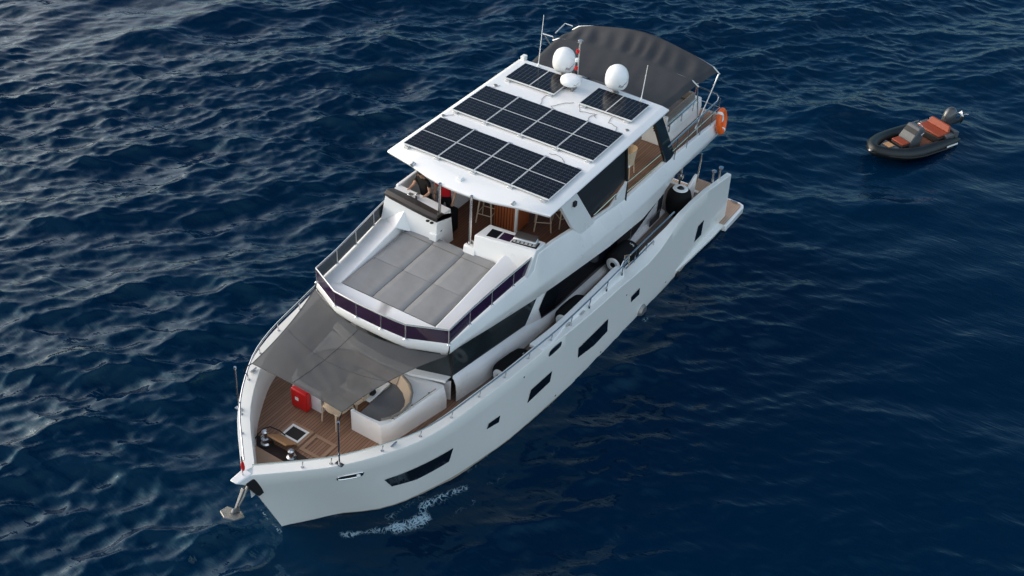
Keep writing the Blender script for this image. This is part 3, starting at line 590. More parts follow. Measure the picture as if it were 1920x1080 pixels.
# ------------------------------------------------------------------ flybridge shell
SX = [16.68, 15.8, 15.0, 14.2, 13.56, 13.44, 12.7, 11.7, 11.3, 10.7, 9.06, 8.0, 6.9, 6.0, 4.5, 3.3, 2.75]
def li(x, xs_, ys_): o = np.argsort(xs_); return float(np.interp(x, np.array(xs_)[o], np.array(ys_)[o]))
AX = [16.68, 15, 13.56, 13.44, 12.7, 11.7, 11.3, 10.7, 9.06, 6.8, 4.5, 3.0, 2.75]
AY = [1.91, 2.06, 2.20, 2.21, 2.22, 2.21, 2.23, 2.26, 2.33, 2.38, 2.46, 2.52, 2.50]
AZ = [3.87, 4.03, 4.19, 4.62, 4.55, 4.36, 4.05, 4.06, 3.92, 3.93, 3.88, 3.80, 3.72]
BX = [16.68, 15, 13.5, 12.2, 11, 9, 7, 5, 3, 2.75]; BY = [1.94, 2.12, 2.32, 2.43, 2.48, 2.54, 2.55, 2.55, 2.57, 2.53]; BZ = [3.72, 3.72, 3.75, 3.70, 3.62, 3.52, 3.52, 3.55, 3.55, 3.5]
DX = [16.68, 15, 13.2, 12.4, 10, 8, 6.9, 6.0, 4.2, 2.75]; DY = [1.80, 1.95, 2.07, 2.26, 2.42, 2.46, 2.45, 2.44, 2.46, 2.48]; DZ = [3.48, 3.24, 2.98, 3.07, 2.88, 2.74, 2.87, 3.20, 3.15, 3.22]
def A(x): return li(x, AX, AY), li(x, AX, AZ)
fs = MB(); secs = []
for x in sorted(set(SX + [13.2, 12.4, 10, 5.2]), reverse=True):
    ay_, az_ = A(x); by_, bz_ = li(x, BX, BY), li(x, BX, BZ); dy_, dz_ = li(x, DX, DY), li(x, DX, DZ)
    secs.append([(x, ay_ - .13, max(az_ - .30, 3.74) if x < 13.5 else az_ - .01), (x, ay_ - .11, az_ - .0), (x, ay_, az_ - .004), (x, by_, bz_), (x, by_ - .01, bz_ - .12), (x, dy_, dz_), (x, dy_ - .05, dz_ - .02), (x, max(dy_ - .5, 1.4), dz_ + .12), (x, 0, dz_ + .15)])
fs.loft(secs); fs.poly([p for p in secs[-1]] + [(2.75, 0, 3.72)])
# front fascia
ft = [(16.68, 1.91, 3.865), (17.10, 1.01, 3.865), (17.135, .35, 3.865), (17.14, 0, 3.865)]; fb = [(16.62, 1.80, 3.48), (17.0, .97, 3.50), (17.03, .34, 3.50), (17.03, 0, 3.50)]; fm = [(16.70, 1.93, 3.72), (17.12, 1.02, 3.72), (17.155, .35, 3.72), (17.16, 0, 3.72)]
fs.loft([[a, b, c, (16.2, c[1] * .9, 3.55)] for a, b, c in zip(ft, fm, fb)])
# forward deck, rising aft to the steps
def dz(x): return 3.86 + (16.6 - x) * .075
def dz(x): return 3.86 + (16.6 - x) * .062
fs.loft([[(a[0], a[1], a[2]), (16.46, min(a[1], 1.37), 3.965)] for a in ft])
SD = [(16.68, 1.91, 3.866, 16.46, 1.37, 3.965), (15.8, 1.985, 3.945, 15.8, 1.385, 4.06), (15.0, 2.055, 4.028, 15.0, 1.40, 4.19), (14.3, 2.12, 4.11, 14.3, 1.415, 4.31), (13.6, 2.19, 4.185, 13.6, 1.43, 4.43)]
fs.loft([[(a, b, c), (d, e, f), (d, e - .02, max(dz(d), 3.86) + .01)] for a, b, c, d, e, f in SD])
fs.loft([[(x, 1.35 + (16.46 - x) * .021, dz(x)), (x, 0, dz(x))] for x in (16.46, 15.1, 13.72)]); fs.add([(16.46, 1.37, 3.965), (16.46, 0, 3.965), (16.455, 0, dz(16.46)), (16.455, 1.35, dz(16.46))], [(0, 1, 2, 3)])
fs.mirror(); FLY = P('flybridge', fs, GEL, smooth=28, bevel=.02)
fl = MB(); fl.loft([[(x, y, 3.75), (x, 0, 3.75)] for x, y in ((14.0, .45), (13.45, .45), (13.44, 2.1), (11, 2.15), (9.6, 2.18), (6.5, 2.26), (2.9, 2.36))]); fl.mirror()
for i, f in enumerate(fl.f):
    if max(fl.v[j][0] for j in f) < 10: fl.m[i] = 1
P('flybridge_floor', fl, [TEAKR, TEAK], FLY, smooth=0)
# helm console to starboard: white fairing, facet and dash
cs = MB(); cs.hexa([(14.02, -2.10, 4.05), (13.96, -.40, 3.80), (13.2, -.40, 3.76), (13.2, -2.16, 3.76), (13.93, -1.98, 4.90), (13.93, -.40, 4.80), (13.36, -.40, 4.80), (13.36, -1.98, 4.90)])
cs.add([(13.94, -1.38, 4.66), (14.02, -1.95, 4.20), (14.28, -1.43, 4.31), (13.93, -1.12, 4.10)], [(0, 1, 2), (0, 2, 3)])
cs.hexa([(14.0, -.60, 3.8), (14.0, -.385, 3.8), (13.55, -.385, 3.8), (13.55, -.60, 3.8), (13.99, -.60, 4.34), (13.99, -.385, 4.34), (13.6, -.385, 4.34), (13.6, -.60, 4.34)])
CON = P('helm_console', cs, GEL, FLY, bevel=.015)
d_ = MB(); secs = []
for y, xx, z in ((-2.0, 13.92, 4.93), (-1.6, 13.96, 4.93), (-1.1, 13.98, 4.89), (-.6, 13.97, 4.84), (-.40, 13.95, 4.82)):
    secs.append([(xx, y, z - .12), (xx + .03, y, z), (xx - .05, y, z + .07), (xx - .22, y, z + .02), (xx - .62, y, z - .16), (xx - .62, y, z - .3)])
d_.loft(secs, True, True); P('dashboard', d_, DASH, FLY, bevel=.01)
m = MB(); m.tube([(13.28 + .03 * math.cos(t), -.95 + .2 * math.cos(t), 4.78 + .2 * math.sin(t)) for t in np.linspace(0, 2 * math.pi, 25)[:-1]], .015, 6, closed=True)
for t in (0.5, 2.6, 4.7): m.tube([(13.28, -.95, 4.78), (13.28 + .03 * math.cos(t), -.95 + .2 * math.cos(t), 4.78 + .2 * math.sin(t))], .012, 6)
m.tube([(13.28, -.95, 4.78), (13.45, -.95, 4.72)], .03, 8); P('steering_wheel', m, BLACK, FLY)
m = MB(); m.box((13.55, -1.5, 4.91), (13.68, -1.38, 4.95)); m.box((13.5, -1.30, 4.86), (13.62, -1.24, 4.99)); P('engine_controls', m, STEEL, FLY, bevel=.01)
m = MB(); m.lathe([(0, 0), (.05, .0), (.05, .008), (0, .012)], (14.02, -.62, 4.70), 14); m.lathe([(0, 0), (.05, .0), (.05, .008), (0, .012)], (14.02, -.50, 4.69), 14); each('console_gauges', m, BLACK, FLY)
sc = MB(); sc.hexa([(13.55, -2.06, 3.8), (13.55, -1.9, 3.8), (9.5, -1.98, 3.8), (9.5, -2.2, 3.8), (13.45, -2.02, 4.93), (13.45, -1.93, 4.93), (9.5, -1.98, 4.95), (9.5, -2.06, 4.95)]); P('starboard_coaming', sc, GEL, FLY, bevel=.02)
cab = MB(); cab.box((12.25, -1.9, 3.752), (9.7, -1.12, 4.30)); cab.box((12.26, -1.36, 3.80), (12.24 + .04, -1.34, 4.26)); P('side_cabinet', cab, GEL, FLY, bevel=.02)
# wet bar to port
wb = MB(); wb.hexa([(13.90, .62, 3.90), (13.90, 2.19, 4.15), (13.28, 2.19, 3.76), (13.28, .66, 3.76), (13.88, .66, 4.74), (13.55, 2.20, 4.74), (13.10, 2.20, 4.74), (13.27, .70, 4.74)])
wb.hexa([(14.02, .36, 3.8), (14.02, .70, 3.8), (13.55, .70, 3.8), (13.55, .36, 3.8), (13.88, .36, 4.34), (13.88, .70, 4.34), (13.6, .70, 4.34), (13.6, .36, 4.34)])
BAR = P('wet_bar', wb, GEL, FLY, bevel=.02)
m = MB(); m.poly([(13.73, .90, 4.744), (13.40, .86, 4.744), (13.36, 1.14, 4.744), (13.68, 1.16, 4.744)]); P('sink', m, BLKG, FLY, smooth=0)
m = MB(); m.poly([(13.66, 1.20, 4.744), (13.35, 1.18, 4.744), (13.31, 1.46, 4.744), (13.61, 1.49, 4.744)]); P('bar_hatch', m, PURP, FLY, smooth=0)
m = MB(); m.poly([(13.60, 1.52, 4.744), (13.32, 1.50, 4.744), (13.22, 2.12, 4.744), (13.48, 2.16, 4.744)]); P('grill_recess', m, BLACK, FLY, smooth=0)
# doorway poles
for sd_ in (1, -1):
    m = MB(); m.cyl((13.757, sd_ * .457, 4.34), (13.752, sd_ * .457, 5.72), .036, n=12); m.lathe([(0, .03), (.07, .028), (.075, 0)], (13.757, sd_ * .457, 4.342), 14); P('roof_pole', m, STEEL, FLY)
# side pylon, tinted screen, pillars, rails
for sd_ in (1, -1):
    def S(name, mb, mt, **k):
        if sd_ < 0: mb.v = [(x, -y, z) for x, y, z in mb.v]
        return P(name, mb, mt, FLY, **k)
    S('roof_pylon', MB().prism([(12.68, 2.14, 5.62), (11.88, 2.14, 4.50), (11.40, 2.14, 4.02), (10.70, 2.16, 4.02), (11.92, 2.14, 5.62)], (0, .12, 0)), GEL, bevel=.02)
    m = MB(); m.prism([(11.95, 2.21, 5.62), (10.86, 2.22, 4.32), (9.07, 2.24, 4.52), (9.32, 2.22, 5.64)], (0, .02, 0)); S('tinted_screen', m, SCREEN, smooth=0)
    m = MB(); m.prism([(10.9, 2.18, 4.03), (10.9, 2.2, 4.20), (9.9, 2.24, 4.10), (9.07, 2.26, 4.50), (9.05, 2.26, 3.86)], (0, .06, 0)); S('side_coaming', m, GEL, bevel=.01)
    m = MB(); m.tube([(10.85, 2.30, 4.36), (9.72, 2.32, 4.42), (9.68, 2.32, 4.22)], .018, 6); S('screen_rail', m, STEEL)
    m = MB(); m.tube([(9.33, 2.27, 5.64), (9.07, 2.29, 4.5), (9.07, 2.32, 3.86)], .04, 6); S('mid_pillar', m, BLACK)
    m = MB(); m.prism([(7.76, 2.2, 5.64), (7.30, 2.2, 5.64), (6.20, 2.28, 4.0), (6.64, 2.28, 3.82)], (0, .10, 0)); S('aft_pillar', m, GLASS, bevel=.01)
    for z, nm in ((4.34, 0), (4.02, 1)):
        m = MB(); m.tube([(9.05, 2.24, z), (6.55, 2.30, z - .04)], .018, 6); S('side_rail', m, STEEL)
    m = MB(); m.tube([(6.9, 2.44, 4.56), (3.6, 2.44, 4.58), (3.42, 2.40, 4.62), (3.36, 2.3, 4.68), (3.32, 1.6, 4.70), (3.32, 0, 4.70)], .024, 8); m.tube([(6.5, 2.42, 4.22), (3.3, 2.44, 4.24), (3.25, 1.6, 4.25), (3.25, 0, 4.25)], .016, 6)
    for x in (6.3, 5.5, 4.6, 3.8, 3.36): m.tube([(x, 2.43, 3.85), (x, 2.44, 4.57)], .016, 6)
    for yy in (1.6, .6): m.tube([(3.32, yy, 3.8), (3.32, yy, 4.7)], .016, 6)
    S('stern_rail', m, STEEL)
    m = MB(); m.cyl((4.47, 2.22, 3.95), (3.28, 2.22, 5.30), .022, n=8); S('awning_strut', m, STEEL)
    m = MB(); m.tube([(5.95, 1.95, 4.62), (4.0, 1.93, 4.62)], .028, 8)
    for x in (5.8, 5.0, 4.2): m.tube([(x, 1.94, 4.35), (x, 1.94, 4.62)], .02, 6)
    S('sofa_rail', m, STEEL)
# rear bulkhead with speaker holes, aft sofa
m = MB(); m.box((5.72, -1.9, 3.752), (5.62, 1.80, 4.72)); rb = P('rear_bulkhead', m, GEL, FLY, bevel=.02)
m = MB()
for k in range(8):
    t = k * math.pi / 4; c = (5.725, 1.52 + .085 * math.cos(t), 4.25 + .085 * math.sin(t)); m.lathe([(0, .006), (.022, .005), (.024, 0)], c, 8, axis='X')
m.lathe([(0, .006), (.022, .005), (.024, 0)], (5.725, 1.52, 4.25), 8, axis='X'); P('speaker_holes', m, BLACK, rb)
sf = MB(); sf.box((3.35, -1.86, 3.752), (5.58, 1.86, 4.15)); sf.box((3.35, 1.68, 4.15), (5.58, 1.86, 4.40)); sf.box((3.35, -1.86, 4.15), (5.58, -1.68, 4.40)); sf.box((3.35, -1.86, 4.15), (3.5, 1.86, 4.42)); SOF = P('aft_sofa', sf, GEL, FLY, bevel=.04)
m = MB(); m.box((3.52, -1.64, 4.153), (5.55, 1.64, 4.27)); P('sofa_cushion', m, GREYS, SOF, bevel=.03)
m = MB(); m.box((3.5, 1.60, 4.28), (5.5, 1.70, 4.58)); m.box((3.45, -1.6, 4.28), (3.58, 1.6, 4.56)); P('sofa_backrest', m, TAUPE, SOF, bevel=.03)

# flybridge glass rail
FR = [(16.68, 1.91, 3.87), (17.10, 1.01, 3.87), (17.135, .352, 3.87)]; FRf = FR + [(x, -y, z) for x, y, z in reversed(FR)]
side = [(13.50, 2.15, 4.19), (14.30, 2.075, 4.115), (15.10, 2.00, 4.03), (15.90, 1.935, 3.945)]
posts = side + FRf + [(x, -y, z) for x, y, z in reversed(side)]
RAIL = P('fly_rail', MB().tube([(posts[0][0], posts[0][1], posts[0][2] + .40)] + [(x, y, z + .41) for x, y, z in posts[1:-1]] + [(posts[-1][0], posts[-1][1], posts[-1][2] + .40)], .021, 8), STEEL)
for i, (x, y, z) in enumerate(posts):
    m = MB(); m.cyl((x, y, z - .03), (x, y, z + .40), .0125, n=8); m.lathe([(0, .025), (.03, .022), (.05, 0)], (x, y, z + .0), 12); P('rail_post', m, STEEL, RAIL)
for i, (a, b) in enumerate(zip(posts[:-1], posts[1:])):
    a = Vector(a); b = Vector(b); d = (b - a).normalized() * .018; n = Vector((d.y, -d.x, 0)).normalized() * .005; a2, b2 = a + d, b - d
    m = MB(); m.hexa([tuple(p) for p in (a2 - n + Vector((0, 0, .025)), b2 - n + Vector((0, 0, .025)), b2 + n + Vector((0, 0, .025)), a2 + n + Vector((0, 0, .025)), a2 - n + Vector((0, 0, .392)), b2 - n + Vector((0, 0, .392)), b2 + n + Vector((0, 0, .392)), a2 + n + Vector((0, 0, .392)))])
    P('glass_panel', m, PURP if i < 9 else SMOKE, RAIL, smooth=0)

# ------------------------------------------------------------------ hardtop and what is fixed on it
def rz(x): return 5.855 - .0167 * (x - 10)
ol = [(13.33, 2.38), (13.50, 1.5), (13.66, .95), (13.75, .44), (13.76, 0)]
front = ol; rear = [(7.15, 2.40), (7.10, 1.2), (7.08, 0)]
def ring(inset, zf, front_in):
    pts = [(x - front_in, y - inset * (y / 2.38)) for x, y in front]; r_ = [(x + inset * .5, y - inset * (y / 2.4)) for x, y in rear]
    half = [*reversed(pts)] + r_; full = half + [(x, -y) for x, y in reversed(half[1:-1])]
    return [(x, y, zf(x)) for x, y in full]
rf = MB(); rf.loft([ring(.35, lambda x: rz(x) - .21, .35), ring(.06, lambda x: rz(x) - .20, .05), ring(0, lambda x: rz(x) - .125, 0), ring(.0, lambda x: rz(x) - .09, .02), ring(.16, lambda x: rz(x) - .004, .42), ring(.19, lambda x: rz(x), .46)], closed=True, caps=True)
ROOF = P('hardtop', rf, GEL, smooth=25, bevel=.015)
def solar(name, x0, x1, y0, y1, along_x=True):
    m = MB(); z0 = rz((x0 + x1) / 2) + .045; s = -.0167
    zc = lambda x: z0 + s * (x - (x0 + x1) / 2)
    P8 = lambda a, b, c, d, h0, h1: m.hexa([(a, c, zc(a) + h0), (b, c, zc(b) + h0), (b, d, zc(b) + h0), (a, d, zc(a) + h0), (a, c, zc(a) + h1), (b, c, zc(b) + h1), (b, d, zc(b) + h1), (a, d, zc(a) + h1)])
    P8(x0, x1, y0, y1, 0, .030)
    fr = P(name, m, FRAME, ROOF, smooth=0)
    me = bpy.data.meshes.new('cell_face'); i_ = .014; a, b, c, d = x0 + i_, x1 - i_, y0 + i_, y1 - i_; o3 = ORIG[Y.name]
    V = [(a, c), (b, c), (b, d), (a, d)]; me.from_pydata([(x - o3.x, y, zc(x) + .033) for x, y in V], [], [(0, 1, 2, 3)])
    uvl = me.uv_layers.new(); uvs = [(0, 0), (0, 1), (1, 1), (1, 0)] if along_x else [(0, 0), (1, 0), (1, 1), (0, 1)]
    for i, u in enumerate(uvs): uvl.data[i].uv = u
    me.materials.append(CELLS); co = bpy.data.objects.new('cell_face', me); COL.objects.link(co); co.parent = fr
    # feet: keep depth at thing > part > sub-part, so they join the frame
    return fr
for x0, x1 in ((11.405, 13.0), (9.28, 10.885)):
    for k in range(4):
        y0 = -2.125 + k * 1.0655; solar('solar_panel', x0, x1, y0, y0 + 1.052)
for sg in (1, -1): solar('solar_panel', 7.51, 8.57, .395 if sg > 0 else -1.975, 1.975 if sg > 0 else -.395, False)
m = MB()
for x0, ys_ in ((13.02, (-2.0, -1.07, 0, 1.07, 2.0)), (10.90, (-2.0, -1.07, 0, 1.07, 2.0)), (8.60, (-1.85, -.5, .55, 1.85)), (11.38, (-2, -1.07, 0, 1.07, 2)), (9.26, (-2, -1.07, 0, 1.07, 2))):
    for y in ys_: m.box((x0 - .05, y - .07, rz(x0) - .02), (x0 + .05, y + .07, rz(x0) + .05))
each('panel_bracket', m, ALU, ROOF, bevel=.008)
m = MB()
def wire(pts):
    P_ = [Vector((x, y, rz(x) + .012)) for x, y in pts]; o = []
    for i in range(len(P_) - 1):
        for t in (0, .33, .66): o.append(P_[i].lerp(P_[i + 1], t) + Vector((.02 * math.sin(i * 2 + t * 7), .02 * math.cos(i * 3 + t * 5), 0)))
    m.tube(o + [P_[-1]], .006, 5)
wire([(8.6, -.6), (8.9, -.55), (9.2, -.45)]); wire([(8.55, .2), (8.8, .0), (9.1, -.2), (9.2, .1)]); wire([(8.5, .35), (8.85, .6), (8.75, .95), (8.9, 1.1)]); wire([(8.7, 1.0), (9.0, .95), (9.25, 1.0)]); wire([(8.6, 1.4), (8.9, 1.5), (9.0, 1.75), (9.22, 1.9)]); wire([(11.0, -2.0), (11.2, -2.1)]); wire([(8.95, -1.9), (9.2, -1.95)])
wire([(11.15, 1.0), (11.1, 1.3), (11.3, 1.55)])
each('solar_cable', m, TAUPE, ROOF)
def text_mesh(body, size, shear=.3):
    cu = bpy.data.curves.new('txt', 'FONT'); cu.body = body; cu.size = size; cu.shear = shear; cu.align_x = 'CENTER'; cu.extrude = 0
    ob = bpy.data.objects.new('txt', cu); COL.objects.link(ob); dg = bpy.context.evaluated_depsgraph_get(); me = bpy.data.meshes.new_from_object(ob.evaluated_get(dg)); bpy.data.objects.remove(ob); bpy.data.curves.remove(cu)
    return me
def wrap_text(name, body, size, centre, rad, ang, z, parent, mt, swoosh=True):
    me = text_mesh(body, size); mb = MB(); V = [(v.co.x, v.co.y) for v in me.vertices]; F = [tuple(p.vertices) for p in me.polygons]
    if swoosh:
        b = len(V); w0 = max(v[0] for v in V); h = size
        V += [(w0 - .2 * h, .45 * h), (w0 + .5 * h, .75 * h), (w0 + 1.2 * h, 1.2 * h), (w0 + 1.2 * h, 1.28 * h), (w0 + .5 * h, .92 * h), (w0 - .2 * h, .6 * h)]; F += [(b, b + 1, b + 4, b + 5), (b + 1, b + 2, b + 3, b + 4)]
    out = []
    for x, y in V:
        a = ang + x / rad; out.append((centre[0] + rad * math.cos(a), centre[1] + rad * math.sin(a), z + y))
    mb.add(out, F); bpy.data.meshes.remove(me); return mb.build(name, mt, parent, smooth=0, recalc=False)
for sg in (1, -1):
    c = (7.35, sg * .83, rz(7.35)); m = MB(); m.lathe([(0, .15), (.18, .15), (.265, .19), (.308, .27), (.322, .38), (.318, .50), (.292, .615), (.238, .71), (.155, .775), (.066, .803), (0, .807)], c, 36)
    dm = P('satellite_dome', m, DOME, ROOF, smooth=60); P('dome_foot', MB().lathe([(.0, 0), (.12, 0), (.07, .04), (.06, .18), (0, .18)], c, 16), ANCH, dm)
    wrap_text('dome_lettering', 'Ray', .105, c, .328, math.atan2(1.0, 1.0) + .10, c[2] + .31, dm, BLACK)
c = (7.92, -.27, rz(7.9)); m = MB(); m.lathe([(0, .15), (.23, .15), (.275, .185), (.288, .25), (.275, .315), (.23, .352), (.12, .367), (0, .37)], c, 32); rd = P('radar', m, DOME, ROOF, smooth=60)
m = MB(); m.box((7.80, -.42, c[2]), (8.05, -.36, c[2] + .15)); m.box((7.80, -.18, c[2]), (8.05, -.12, c[2] + .15)); m.cyl((7.92, -.27, c[2]), (7.92, -.27, c[2] + .15), .06); P('radar_foot', m, ANCH, rd, bevel=.01)
wrap_text('radar_lettering', 'Ray', .06, c, .292, math.atan2(1, 1) + .15, c[2] + .22, rd, BLACK)
ms_ = P('light_mast', MB().cyl((7.5, -.29, rz(7.5)), (7.5, -.31, 7.13), .022, n=10).box((7.45, -.36, 7.08), (7.55, -.24, 7.16)), ALU, ROOF, bevel=.004)
for z, mt, nm in ((6.78, RED, 'red_lamp'), (6.28, RED, 'red_lamp'), (6.52, WHITEP, 'white_lamp'), (6.12, BLACK, 'black_lamp')):
    P(nm, MB().lathe([(0, 0), (.045, .005), (.052, .05), (.045, .10), (0, .105)], (7.53, -.34, z), 14), mt, ms_)
for a, b in (((7.37, -1.63, rz(7.37)), (7.37, -1.57, 7.476)), ((7.37, 1.63, rz(7.37)), (7.37, 1.69, 6.99))):
    m = MB(); m.tube([a, b], [.016, .009], 6); m.lathe([(0, .12), (.025, .11), (.04, 0)], a, 10); P('whip_antenna', m, WHITEP, ROOF)
for x, y in ((13.40, 1.43), (13.42, -1.48)):
    m = MB(); m.lathe([(0, 0), (.06, 0), (.06, .03), (.035, .05), (0, .055)], (x, y, 5.69), 14); m.cyl((x, y, 5.74), (x + .10, y, 5.72), .045, n=12); P('deck_camera', m, ALU, ROOF)
m = MB(); m.box((13.33, -.19, 5.69), (13.45, -.04, 5.71)); m.box((13.34, -.18, 5.73), (13.47, -.05, 5.84)); m.cyl((13.4, -.115, 5.7), (13.4, -.115, 5.75), .04); P('search_light', m, WHITEP, ROOF, bevel=.015)
m = MB()
for x, y in ((9.0, -2.0), (8.95, 2.05), (11.2, -2.18)): m.lathe([(0, .02), (.05, .018), (.06, 0)], (x, y, rz(x)), 12)
each('roof_fitting', m, ANCH, ROOF)
m = MB(); m.box((7.10, -2.28, rz(7.2) - .05), (7.28, -2.16, rz(7.2) + .10)); each('roof_corner_lamp', m, WHITEP, ROOF, bevel=.01)
m = MB(); m.box((11.92, 2.262, 5.22), (12.04, 2.34, 5.36)); P('side_camera', m, BLACK, FLY, bevel=.02)

# ------------------------------------------------------------------ bimini over the aft flybridge
PR = {6.9: [(-2.2, 5.74), (0, 5.82), (2.2, 5.72)], 5.3: [(-2.3, 5.86), (-1.5, 5.92), (.2, 5.99), (1.8, 5.93), (2.35, 5.875)], 3.9: [(-2.4, 5.67), (-1.68, 5.9), (-.05, 6.14), (1.44, 5.97), (2.4, 5.73)]}
def bz(x, u):
    def pr(k): pts = PR[k]; yy = np.interp(u, [0, 1], [pts[0][0], pts[-1][0]]); return yy, pch(yy, [p[0] for p in pts], [p[1] for p in pts])
    if x > 5.3: t = (6.9 - x) / 1.6; a, b = pr(6.9), pr(5.3)
    else: t = (5.3 - x) / 1.4; a, b = pr(5.3), pr(3.9)
    y = a[0] + (b[0] - a[0]) * t; z = a[1] + (b[1] - a[1]) * t
    sag = math.sin(math.pi * min(t, 1)); z -= (.09 if x <= 5.3 else .05) * sag * (1 - abs(2 * u - 1) ** 3)
    ph = u * 62 + 3.2 * (5.3 - x) + 1.2 * math.sin(u * 11)
    wr = (.030 if x <= 5.3 else .006) * sag * (math.sin(ph) + .5 * math.sin(ph * .53 + 1)) ; edge = abs(2 * u - 1)
    if edge > .93: y += 0; z -= .10 * (edge - .93) / .07
    return y, z + wr
bm_ = MB(); bm_.loft([[(x + .03 * math.sin(u * 9), *bz(x, u)) for u in np.linspace(0, 1, 121)] for x in np.linspace(6.92, 3.9, 37)])
xe = 3.9; bm_.loft([[(xe - d, bz(xe, u)[0], bz(xe, u)[1] - d * 1.2) for u in np.linspace(0, 1, 61)] for d in (0, .05, .12)])
bi = thing('bimini_top', 'dark grey canvas canopy stretched over the aft upper deck behind the hardtop', 'canopy', (5.3, 0, 3.88))
bm_.build('canopy', BIM, bi, smooth=80)
m = MB()
for x in (5.3, 3.92):
    m.tube([(x, bz(x, u)[0] * 1.03, bz(x, u)[1] - .035) for u in np.linspace(0, 1, 25)], .024, 8)
m.tube([(3.92, -2.47, 5.66), (3.92, -2.75, 5.66), (4.4, -2.8, 5.5)], .024, 8); m.tube([(5.3, -2.37, 5.84), (5.3, -2.72, 5.84), (5.0, -2.6, 5.4)], .022, 8)
m.build('canopy_bow', ALU, bi)
for sg in (1, -1):
    MB().cyl((5.3, sg * 2.37, 5.83), (4.6, sg * 2.36, 3.9), .022, n=8).build('canopy_leg', ALU, bi)

# ------------------------------------------------------------------ stern: platform, bollards, cockpit
sp = MB(); pts = [(3.30, 3.40), (1.95, 3.42), (1.80, 3.36), (1.73, 3.2), (1.70, 0)]
full = pts + [(x, -y) for x, y in reversed(pts[:-1])]
sp.prism([(x, y, .06) for x, y in full], (0, 0, .235)); PLAT = P('swim_platform', sp, GEL, bevel=.03)
tp = MB(); tp.prism([(1.78 + (x - 1.7) * .95 + .0, y * .975, .298) for x, y in full], (0, 0, .006)); P('platform_teak', tp, TEAKP, PLAT, smooth=0)
for sg in (1, -1):
    m = MB(); m.box((1.88, sg * 3.05 - .12, .34), (1.93, sg * 3.05 + .12, .37)); m.cyl((1.9, sg * 3.05 - .05, .30), (1.9, sg * 3.05 - .05, .35), .02); m.cyl((1.9, sg * 3.05 + .05, .30), (1.9, sg * 3.05 + .05, .35), .02); P('platform_cleat', m, STEEL, PLAT)
    for x, y in ((3.78, 3.02), (4.24, 2.98)):
        m = MB(); z0 = capz(x); m.cyl((x, sg * y, z0 - .01), (x, sg * y, z0 + .36), .040, n=12); m.lathe([(0, .04), (.075, .035), (.08, 0), (0, -.01)], (x, sg * y, z0 + .36), 14); P('mooring_bollard', m, STEEL, HULL)
    m = MB(); m.cyl((3.72, sg * 2.3, 1.75), (3.68, sg * 2.3, 2.75), .026, n=8); P('flag_pole', m, STEEL, HULL)
    m = MB(); m.cyl((5.2, sg * 2.30, 1.75), (5.2, sg * 2.30, 3.2), .035, n=10); m.box((5.12, sg * 2.30 - .08, 2.62), (5.28, sg * 2.30 + .08, 2.74)); P('overhang_pole', m, STEEL, HULL, bevel=.005)
    m = MB(); secs = []
    for x, z in ((5.65, 1.9), (5.2, 2.3), (4.75, 2.55), (4.6, 2.58)): secs.append([(x, sg * 2.52, 1.74), (x, sg * 2.52, z), (x, sg * 2.60, z), (x, sg * 2.60, 1.74)])
    m.loft(secs, True, True); P('stern_wing', m, GEL, HULL, bevel=.015)
    m = MB(); m.tube([(10.05, sg * 2.88, 2.44), (9.95, sg * 2.90, 2.62), (8.0, sg * 2.92, 2.60), (6.9, sg * 2.94, 2.58)], .024, 8); m.tube([(9.8, sg * 2.94, 2.30), (8.15, sg * 2.95, 2.28), (8.1, sg * 2.95, 2.0)], .020, 8)
    for x in (9.85, 9.2, 8.5): m.tube([(x, sg * 2.9, capz(x) - .01), (x, sg * 2.92, 2.6)], .017, 6)
    P('side_gate_rail', m, STEEL, HULL)
for sg in (1, -1):
    m = MB(); m.box((3.5, sg * 2.12, .2), (4.24, sg * 2.72, 1.755)); m.box((3.2, sg * 2.12, .2), (3.5, sg * 2.72, 1.2)); P('stern_step', m, TEAKP, HULL, bevel=.015)
m = MB(); m.box((3.1, -2.7, .205), (4.2, 2.7, .302)); P('platform_step', m, TEAKP, PLAT, smooth=0)
m = MB(); m.box((5.88, -2.0, 1.76), (5.93, 2.0, 3.15)); P('aft_doors', m, BLKG, HOUSE, smooth=0)
m = MB(); m.box((4.17, -2.6, .2), (4.30, 2.6, 1.765)); P('transom', m, HULLW, HULL, bevel=.02)

# ------------------------------------------------------------------ shade sail
def crv(a, b, mid, n):    # quadratic curve through mid
    a, b, mid = Vector(a), Vector(b), Vector(mid); c = mid * 2 - (a + b) * .5
    return [a * (1 - t) ** 2 + c * 2 * t * (1 - t) + b * t * t for t in np.linspace(0, 1, n)]
n1 = 49
P1, P2, P3, P4 = (19.02, -1.88, 3.0), (19.56, 1.22, 3.66), (16.72, 1.92, 3.58), (16.70, -1.98, 3.66)
eF = crv(P1, P2, (19.26, -.30, 3.34), n1); eA = crv(P4, P3, (17.22, 0, 3.60), n1); eS = crv(P1, P4, (17.80, -1.84, 3.34), n1); eP = crv(P2, P3, (18.03, 1.36, 3.53), n1)
rows = []
for i, v in enumerate(np.linspace(0, 1, n1)):
    row = []
    for j, u in enumerate(np.linspace(0, 1, n1)):
        p = eF[j] * (1 - v) + eA[j] * v + eS[i] * (1 - u) + eP[i] * u - (Vector(P1) * (1 - u) * (1 - v) + Vector(P2) * u * (1 - v) + Vector(P4) * (1 - u) * v + Vector(P3) * u * v)
        b = 16 * u * (1 - u) * v * (1 - v); a_ = math.atan2(v, 1 - u)
        p.z += -.10 * b + b * (.005 * math.sin(a_ * 26) + .008 * math.sin(8 * u + 3 * v)) * (1.6 - v)
        row.append(tuple(p))
    rows.append(row)
ss = thing('shade_sail', 'dark grey mesh shade sail stretched over the foredeck seating', 'shade sail', (18.0, 0, 3.0))
MB().loft(rows).build('sail_cloth', SAIL, ss, smooth=80)
